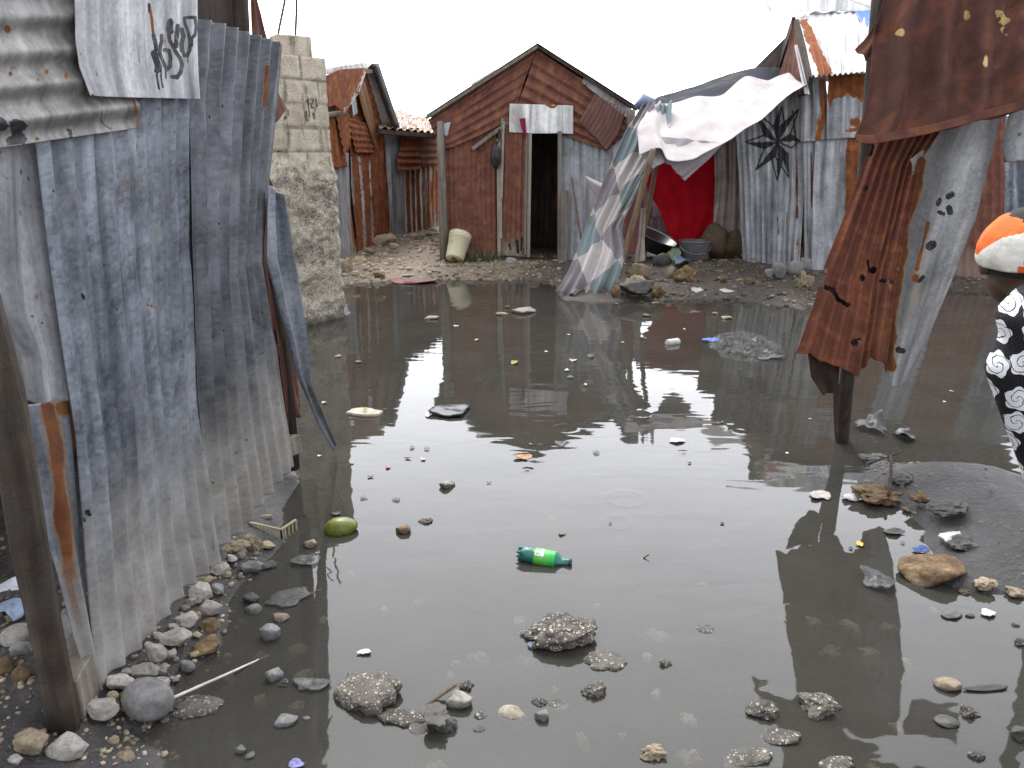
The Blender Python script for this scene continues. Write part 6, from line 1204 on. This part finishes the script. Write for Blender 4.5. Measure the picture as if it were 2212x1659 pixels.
def bucket():
    p = G(984, 572, .09); t = thing("bucket", "dirty cream plastic bucket tilted over on the bank before the gabled shack", "bucket", p)
    M = plain("cream_bucket", (.62, .58, .40), .45, .08, 12, dirt=.25); H = .37
    prof = [(.0, 0), (.118, 0), (.122, .01), (.145, .30), (.152, .302), (.152, .312), (.147, .314), (.147, .328), (.154, .33), (.154, .342), (.149, .345), (.149, .365), (.154, .368), (.154, .378), (.147, .378), (.142, .30), (.115, .02), (0, .02)]
    V, Fc = lathe(prof, 40); q = lambda X: place(X, p+np.array([-.02, .10, .06]), rz=R(70), ry=R(-54))
    mesh("bucket_body", q(V), Fc, M, t)
    hd = [(.31, .154*math.cos(a), .154*math.sin(a)) for a in np.linspace(-2.6, -.6, 14)]; V, Fc = tube(hd, .004, 6); mesh("bucket_handle", q(np.array(V)), Fc, plain("wire", (.2, .19, .17), .5, me=.6), t)
    V, Fc = lathe([(.0, -.002), (.07, -.002), (.075, .0)], 24); V[:, 1] *= .5; mesh("bottom_stain", q(V), Fc, plain("stain", (.20, .15, .07), .8), t)
bucket()
def shelter_goods():
    p = G(1498, 560, .15); t = thing("cooking_pot", "large grey aluminium pot standing on the bank under the red cloth", "pot", p)
    AL = plain("old_aluminium", (.22, .22, .225), .42, .25, 8, .55, dirt=.4); w = 33*mpp(p)
    prof = [(.0, 0), (w*.86, 0), (w*.93, .02), (w*.96, .22), (w*1.0, .235), (w*1.03, .24), (w*1.03, .25), (w*.95, .25), (w*.92, .03), (0, .02)]
    V, Fc = lathe(prof, 40); q = lambda X: place(X, p, ry=R(-90)); mesh("pot_body", q(V), Fc, AL, t)
    hd = [(.21-.12*math.sin(a), w*1.0*math.cos(a), -w*1.02*abs(math.sin(a))**.3) for a in np.linspace(.0, math.pi, 14)]
    hd = [(p[0]+w*math.cos(a), p[1]-w*.9*math.sin(a)-.03, p[2]+.20-.11*math.sin(a)) for a in np.linspace(0, math.pi, 14)]
    V, Fc = tube(hd, .007, 7); mesh("pot_handle", V, Fc, AL, t)
    p = G(1402, 556, .15); t = thing("wash_basin", "wide black plastic basin propped against the shelter's leaning pole", "basin", p)
    V, Fc = lathe([(0, 0), (.19, 0), (.21, .01), (.31, .19), (.34, .20), (.34, .212), (.30, .20), (.20, .025), (0, .02)], 40); q = lambda X: place(X, p+np.array([.02, .1, .10]), rz=R(-25), ry=R(-66))
    mesh("basin_body", q(V), Fc, BLK, t)
    V, Fc = lathe([(.335, .196), (.35, .200), (.35, .214), (.335, .214)], 40); mesh("basin_rim", q(V), Fc, plain("dark_rim", (.04, .04, .045), .4), t)
    flake("green_bag", 1456, 552, 24, 40, (.16, .28, .13), "green and white plastic bag between basin and pot", "bag", 71, curl=.9, tilt=.8, z=.05)
    flake("blue_cloth", 1472, 570, 38, 14, (.13, .17, .24), "blue-grey cloth crumpled on the bank before the pot", "cloth", 72, curl=.9, thick=.01)
    flake("paper_scrap", 1340, 572, 22, 16, 0, "white crumpled paper at the leaning pole's foot", "paper", 73, mt=WHITE, curl=.9, tilt=.4)
    flake("pink_cloth", 1330, 545, 34, 30, (.36, .12, .16), "pink cloth tucked between patchwork cloth and leaning pole", "cloth", 74, curl=.8, tilt=1.0, thick=.01, z=.1)
    M = Mat("burlap"); o = M.coord('UV'); wv = M.n("TexChecker", {'Vector': o, 'Scale': 60.0, 'Color1': (.17, .115, .065, 1), 'Color2': (.075, .05, .03, 1)}).outputs[0]
    M.bump(M.noise(M.coord('Object'), 9, 4), .6, .03); M.pr(col=M.mix(M.noise(M.coord('Object'), 8, 4), wv, (.10, .07, .045)), ro=.95)
    for i, (x, y, w, h, lb) in enumerate(((1552, 530, 62, 80, "brown burlap sack slumped by the pot"), (1590, 535, 52, 66, "brown burlap sack nearer the star wall"))):
        p = G(x, 560, .15); m = mpp(p); V, Fc = stone_mesh('round', 3+i); V = V*np.array([w*m*.52, .20, h*m*.5]); V[:, 0] *= 1-.25*V[:, 2]/(h*m*.5)
        V = V*(1+.16*(fbm(V[:, 0]*7+i, V[:, 1]*7, V[:, 2]*5, 3)-.5))[:, None]; V = V+p+np.array([0, .25, h*m*.45])
        a = np.stack([V[:, 0]+V[:, 1], V[:, 2]], 1); tag(mesh("burlap_sack", V, Fc, M.m, uv=a), lb, "sack", "sacks under the shelter")
shelter_goods()
C_RAG = cloth_mat("cloth_pink", (.32, .03, .09))
def by_the_house():
    o = beam_obj("leaning_plank", PL(1220, 412, shift(PH, .16)), PL(1218, 566, shift(PH, .22)), .10, .03, W_GREY); tag(o, "short grey plank leaning beside the dark doorway", "plank")
    stick("leaning_stick", PL(1234, 384, shift(PH, .05)), PL(1256, 520, shift(PH, .35)), .012, .014, W_TAN, "thin brown stick leaning against the gabled shack's grey sheet")
    V, Fc = stone_mesh('round', 2); c = PL(1071, 338, shift(PH, .16)); V = V*np.array([.07, .05, .16])*(1+.3*(fbm(V[:, 0]*3, V[:, 1]*3, V[:, 2]*3, 2)-.5))[:, None]
    t = thing("hanging_bag", "small black bag hanging from the batten beside the rusted door", "bag", c); mesh("bag_body", V+c, Fc, BLK, t)
    V, Fc = tube([c+np.array([0, 0, .12]), PL(1078, 300, shift(PH, .14)), PL(1078, 280, shift(PH, .1))], .012, 8); mesh("bag_strap", V, Fc, BLK, t)
    o = sheet("red_rag", None, C_RAG, [(1122, 256), (1126, 275), (1133, 294)], [(1135, 255), (1136, 275), (1137, 296)], pl=PH, off=.14, n=0, nu=16, nv=24, disp=folds(2, .02, 3), thick=.004); tag(o, "dark pink rag draped over the top of the door", "rag")
    o = sheet("awning_knot", None, C_CREAM, [(1352, 232), (1356, 300)], [(1372, 238), (1366, 310)], pl=PH, off=.2, n=0, nu=14, nv=20, disp=folds(2, .03, 5), tear=.05, thick=.004); o.name = "tarp_scrap"; tag(o, "grey plastic scrap hanging from the gabled shack's eave", "scrap")
    # dry weeds at the wall's foot
    mb = MB(); rg = random.Random(5); p = G(1035, 566, .05); c = PL(1035, 562, shift(PH, .16))
    for _ in range(260):
        b = c+np.array([rg.gauss(0, .16), rg.uniform(-.12, .08), 0]); b[2] = hz(b[0], b[1])-.01; h = rg.uniform(.05, .20); a = rg.uniform(0, 6.28); l = rg.uniform(.02, .14)
        e = b+np.array([l*math.cos(a), l*math.sin(a), h]); w = np.array([-math.sin(a), math.cos(a), 0])*.005; md = (b+e)/2+np.array([0, 0, h*.2])
        mb.add([b-w, b+w, md+w*.8, md-w*.8, e], [[0, 1, 2, 3], [3, 2, 4]])
    tag(mb.build("dry_weeds", plain("dry_weed", (.16, .15, .09), .9, .4, 30)), "tuft of dry grey-green weeds at the foot of the dull red wall", "weeds")
by_the_house()

# ------------------------------------------------------------------ people
def loft(rings, seg=28, flat=1.0):
    """closed tube through (centre, half width, half depth) rings stacked upward"""
    V, Fc = [], []
    for c, a, b in rings:
        for k in range(seg):
            q = 2*math.pi*k/seg; s, d = math.cos(q), math.sin(q); V.append((c[0]+a*math.copysign(abs(s)**.85, s), c[1]+b*math.copysign(abs(d)**.85, d), c[2]))
    n = len(rings)
    for i in range(n-1):
        for k in range(seg): Fc.append([i*seg+k, i*seg+(k+1) % seg, (i+1)*seg+(k+1) % seg, (i+1)*seg+k])
    Fc.append(list(range(seg))[::-1]); Fc.append([(n-1)*seg+k for k in range(seg)])
    return V, Fc
def ball(c, r, ry=None, rz=None):
    bm = bmesh.new(); bmesh.ops.create_uvsphere(bm, u_segments=20, v_segments=14, radius=1)
    V = [(c[0]+v.co.x*r, c[1]+v.co.y*(ry or r), c[2]+v.co.z*(rz or r)) for v in bm.verts]; Fc = [[v.index for v in f.verts] for f in bm.faces]; bm.free(); return V, Fc
def fused(name, parts, mt, parent, vox, M4, sm=4):
    mb = MB()
    for V, Fc in parts: mb.add(V, Fc)
    o = mesh(name, np.asarray(mb.v)@M4[:3, :3].T+M4[:3, 3]+WL[parent.name], mb.f, mt, parent)
    r = o.modifiers.new("skin", 'REMESH'); r.mode = 'VOXEL'; r.voxel_size = vox; r.use_smooth_shade = True
    s = o.modifiers.new("soften", 'SMOOTH'); s.factor = .5; s.iterations = sm
    return o
SKIN = plain("dark_skin", (.070, .036, .022), .5, .12, 25, bump=.08); HAIR = plain("black_hair", (.010, .009, .008), .8, .3, 90, bump=.8)
EYEW = plain("eye_white", (.6, .58, .55), .3, .05); JEAN = plain("dark_denim", (.035, .045, .075), .85, .25, 60, bump=.3)
def rose_cloth():
    M = Mat("rose_print"); o = M.coord('Object'); d = M.n("VectorMath", {0: M.n("TexNoise", {'Vector': o, 'Scale': 22.0, 'Detail': 2.0}).outputs[1], 1: (.5, .5, .5)}, operation='SUBTRACT').outputs[0]
    xz = M.n("SeparateXYZ", {0: o}); flat = M.n("CombineXYZ", {0: M.math('MULTIPLY', M.math('SUBTRACT', xz.outputs[0], M.math('MULTIPLY', xz.outputs[1], .6)), 15.0), 1: M.math('MULTIPLY', xz.outputs[2], 15.5), 2: 0.0}).outputs[0]
    q = M.n("VectorMath", {0: flat, 1: M.n("VectorMath", {0: d, 'Scale': .14}, operation='SCALE').outputs[0]}, operation='ADD').outputs[0]
    v = M.n("TexVoronoi", {'Vector': q, 'Scale': 1.0, 'Randomness': .42}, voronoi_dimensions='2D'); l = M.n("VectorMath", {0: q, 1: v.outputs['Position']}, operation='SUBTRACT').outputs[0]
    s = M.n("SeparateXYZ", {0: l}); an = M.math('ARCTAN2', s.outputs[1], s.outputs[0]); r = v.outputs['Distance']
    petal = M.math('ADD', .43, M.math('MULTIPLY', M.math('SINE', M.math('MULTIPLY', an, 5.0)), .045))
    ins = M.math('LESS_THAN', r, petal)
    sp = M.math('SINE', M.math('ADD', M.math('MULTIPLY', r, 30.0), M.math('ADD', M.math('MULTIPLY', an, 2.0), M.math('MULTIPLY', M.noise(q, 4.0, 2), 5.0))))
    ln = M.math('GREATER_THAN', sp, .91); edge_ = M.math('GREATER_THAN', r, M.math('SUBTRACT', petal, .035))
    ink = M.math('MAXIMUM', ln, edge_)
    dots = M.math('GREATER_THAN', M.n("TexVoronoi", {'Vector': M.n("Mapping", {0: o, 'Rotation': (0, .785, 0)}).outputs[0], 'Scale': 260.0, 'Randomness': 0.0}).outputs[0], .62)
    bgc = M.mix(dots, (.008, .008, .010), (.05, .05, .056))
    col = M.mix(ins, bgc, M.mix(ink, (.74, .74, .76), (.012, .012, .014)))
    M.bump(M.noise(o, 14, 3), .35, .02); return M.pr(col=col, ro=.8, spec=.2)
def person(loc, rz, sc, label, shirt, cap=False, lean=0, hs=.88, group=None):
    t = thing("person", label, "person", loc, group)
    M4 = np.array(Matrix.Rotation(rz, 4, 'Z') @ Matrix.Scale(sc, 4))
    cA, sA = math.cos(R(lean)), math.sin(R(lean))
    def J(x, y, z):                                                 # the trunk leans sideways from the hips
        if z <= .55: return np.array([x, y, z])
        return np.array([x*cA-(z-.55)*sA, y, .55+x*sA+(z-.55)*cA])
    hc = J(0, .135, 1.128); B = []
    B.append(loft([(J(0, 0, .50), .10, .08), (J(0, 0, .58), .125, .088), (J(0, 0, .68), .108, .078), (J(0, -.012, .82), .118, .08), (J(0, -.02, .96), .135, .085), (J(0, -.012, 1.04), .12, .07), (J(0, 0, 1.08), .06, .05)]))
    B.append(tube([J(0, -.005, 1.00), J(0, .045, 1.065), hc+np.array([0, .0, -.02])], [.050, .044, .044], 14))
    h0 = len(B); B.append(ball(hc+np.array([0, 0, .022]), .080, .095, .100)); B.append(ball(hc+np.array([0, .03, -.045]), .060, .065, .062)); B.append(ball(hc+np.array([0, .075, -.08]), .028, .026, .022))
    B.append(ball(hc+np.array([0, .103, -.018]), .014, .020, .018)); B.append(ball(hc+np.array([0, .10, .0]), .009, .012, .026))
    for sx in (-1, 1):
        B.append(ball(hc+np.array([sx*.082, -.005, -.005]), .010, .020, .030))
        B.append(ball(hc+np.array([sx*.030, .082, .020]), .024, .016, .010))
    HEAD = list(range(h0, len(B)))
    for sx in (-1, 1):
        B.append(tube([J(sx*.06, 0, .54), J(sx*.072, .012, .36), J(sx*.075, .02, .30), J(sx*.078, -.005, .20), J(sx*.08, -.01, .05)], [.078, .060, .050, .049, .034], 14))
        B.append(loft([(J(sx*.082, .045, .0), .036, .085), (J(sx*.082, .04, .025), .036, .085), (J(sx*.08, .01, .05), .03, .045)]))
        sh = J(sx*.110, -.01, 1.01); el = J(sx*.140, -.01, .80); wr = J(sx*.10, .17, .72)
        B.append(tube([J(sx*.08, -.005, 1.03), sh, (sh+el)/2, el, (el+wr)/2, wr], [.05, .048, .040, .035, .033, .024], 12))
        hd = (wr-el)/np.linalg.norm(wr-el); sd = np.array([0, 0, 1.]); pc = wr+hd*.045
        B.append(tube([wr, wr+hd*.03, wr+hd*.07], [.024, .030, .029], 10))
        for i, ln in enumerate((.052, .060, .056, .044)):           # four fingers curl, the thumb leaves the side of the palm
            b0 = wr+hd*.068+np.array([0, 0, .024-.016*i]); nrm = np.array([-sx*.5, -.1, -.2])
            B.append(tube([b0, b0+hd*ln*.5, b0+hd*ln*.8+nrm*ln*.45], [.0085, .0078, .0065], 8))
        b0 = wr+hd*.025+np.array([0, 0, .022]); B.append(tube([b0, b0+hd*.02+np.array([0, 0, .022]), b0+hd*.05+np.array([-sx*.008, 0, .026])], [.010, .009, .007], 8))
    for k in HEAD: B[k] = ([hc+(np.asarray(v)-hc)*hs for v in B[k][0]], B[k][1])
    fused("body", B, SKIN, t, .0058*sc, M4, 3)
    tr = lambda V: (hc+(np.asarray(V)-hc)*hs)@M4[:3, :3].T+M4[:3, 3]+WL[t.name]   # things on the head
    for sx in (-1, 1):
        V, Fc = ball(hc+np.array([sx*.030, .090, .010]), .0115); mesh("eye", tr(V), Fc, EYEW, t)
    V, Fc = loft([(hc+np.array([0, .090, -.058]), .022, .010), (hc+np.array([0, .092, -.052]), .024, .011), (hc+np.array([0, .090, -.046]), .020, .010)], 16); mesh("mouth", tr(V), Fc, plain("lips", (.10, .04, .035), .5), t)
    bm = bmesh.new(); bmesh.ops.create_uvsphere(bm, u_segments=32, v_segments=20, radius=1); V = np.array([v.co[:] for v in bm.verts]); Fc = [[v.index for v in f.verts] for f in bm.faces]; bm.free()
    keep = lambda f: (V[f].mean(0)[2] > .45 or (V[f].mean(0)[1] < .15 and V[f].mean(0)[2] > -.42))
    Fh = [f for f in Fc if keep(f)]; Vh = V*np.array([.087, .103, .104])*(1+.05*(fbm(V[:, 0]*9, V[:, 1]*9, V[:, 2]*9, 2)-.5))[:, None]+hc+np.array([0, -.004, .022]); mesh("hair", tr(Vh), Fh, HAIR, t)
    C = [loft([(J(0, 0, .50), .135, .105), (J(0, 0, .58), .142, .104), (J(0, 0, .68), .126, .094), (J(0, -.012, .82), .140, .098), (J(0, -.022, .96), .142, .104), (J(0, -.012, 1.045), .126, .086), (J(0, .0, 1.088), .072, .062), (J(0, .005, 1.10), .058, .052)])]
    for sx in (-1, 1):
        sh = J(sx*.108, -.012, 1.008); el = J(sx*.140, -.012, .80); wr = J(sx*.112, .145, .73)
        C.append(tube([J(sx*.07, -.005, 1.03), sh, (sh+el)/2, el, (el+wr)/2, wr], [.060, .058, .053, .050, .044, .036], 14))
    fused("shirt", C, shirt, t, .009*sc, M4, 5)
    Pn = [loft([(J(0, 0, .44), .128, .098), (J(0, 0, .52), .134, .100), (J(0, 0, .60), .128, .096)])]
    for sx in (-1, 1): Pn.append(tube([J(sx*.062, 0, .50), J(sx*.074, .012, .34), J(sx*.078, .0, .22), J(sx*.080, -.006, .09)], [.088, .070, .060, .054], 14))
    fused("trousers", Pn, JEAN, t, .009*sc, M4, 4)
    if cap:
        nu, nv = 96, 40; V, Fc, m = [], [], []
        rd = np.array([.098, .112, .098]); cc = hc+np.array([0, -.004, .020])
        for i in range(nv):
            el_ = -.32+(math.pi/2+.32)*i/(nv-1)
            for k in range(nu):
                az = 2*math.pi*k/nu; c = max(math.cos(el_), 0) if el_ > 0 else 1-.10*(el_/-.32)**2
                x, y, z = math.cos(az)*c, math.sin(az)*c, math.sin(el_)
                wr_ = 1+.03*(float(fbm(x*3, y*3, z*5, 3))-.5)*2
                V.append(cc+np.array([x, y, z])*rd*wr_); bk = -y; m.append((1. if z < -.05+.80*max(bk, 0)+.12*x*0 and bk > -.45 else 0., 0, 0))
        def hole(i, k): az = (2*math.pi*(k+.5)/nu-1.5*math.pi+math.pi) % (2*math.pi)-math.pi; e_ = -.32+(math.pi/2+.32)*(i+.5)/(nv-1); return abs(az)**2/.42**2+max(e_+.10, 0)**2/.52**2 < 1 and e_ > -.14
        for i in range(nv-1):
            for k in range(nu):
                if not hole(i, k): Fc.append([i*nu+k, i*nu+(k+1) % nu, (i+1)*nu+(k+1) % nu, (i+1)*nu+k])
        V = np.array(V); m = np.array(m); az = np.arctan2(V[:, 1]-cc[1], V[:, 0]-cc[0]); e_ = (V[:, 2]-cc[2])/rd[2]
        m[(np.abs(az+math.pi/2) < .46) & (e_ < -.13), 0] = 0
        M = Mat("orange_white_cap"); a = M.n("SeparateColor", {0: M.n("Attribute", attribute_name="mask").outputs[0]}); n = M.noise(M.coord('Object'), 18, 5, .6)
        col = M.mix(M.sm(a.outputs[0], .35, .65), M.ramp(n, [(.3, (.62, .11, .022)), (.7, (.78, .17, .04))]), M.ramp(n, [(.3, (.50, .48, .42)), (.65, (.72, .70, .64))]))
        col = M.mix(M.math('MULTIPLY', M.sm(n, .60, .72), .35), col, (.30, .10, .04)); M.bump(M.noise(M.coord('Object'), 30, 3), .4, .01); M.pr(col=col, ro=.85, spec=.2)
        c = mesh("cap", tr(V), Fc, M.m, t, mask=m, thick=.004)
        V, Fc = ball(cc+np.array([0, 0, .099]), .010, .010, .006); mesh("cap_button", tr(V), Fc, EYEW, c)
        V = []; Fc = []
        for i in range(2):
            for k in range(25): q = .45+(math.pi-.9)*k/24; V.append(cc+np.array([math.cos(q)*(.096 if not i else .085), math.sin(q)*.108+(0 if not i else .075*math.sin(q)), -.022-.012*i]))
        Fc = [[k, k+1, 26+k, 25+k] for k in range(24)]; mesh("cap_peak", tr(V), Fc, plain("orange_peak", (.70, .14, .03), .8), c, thick=.004)
    return t
gz = hz(1.57, 1.57)
person((1.506, 1.57, gz-.03), R(-13), 1.245, "person in orange and white cap and black shirt with white roses, seen from behind", rose_cloth(), cap=True, lean=32.5, hs=.80)
person((PL(1203, 500, PH)[0]+.16, HY+.85, .09), R(170), .86, "person in a red top standing half hidden inside the dark doorway", plain("red_top", (.22, .025, .018), .8), cap=False)
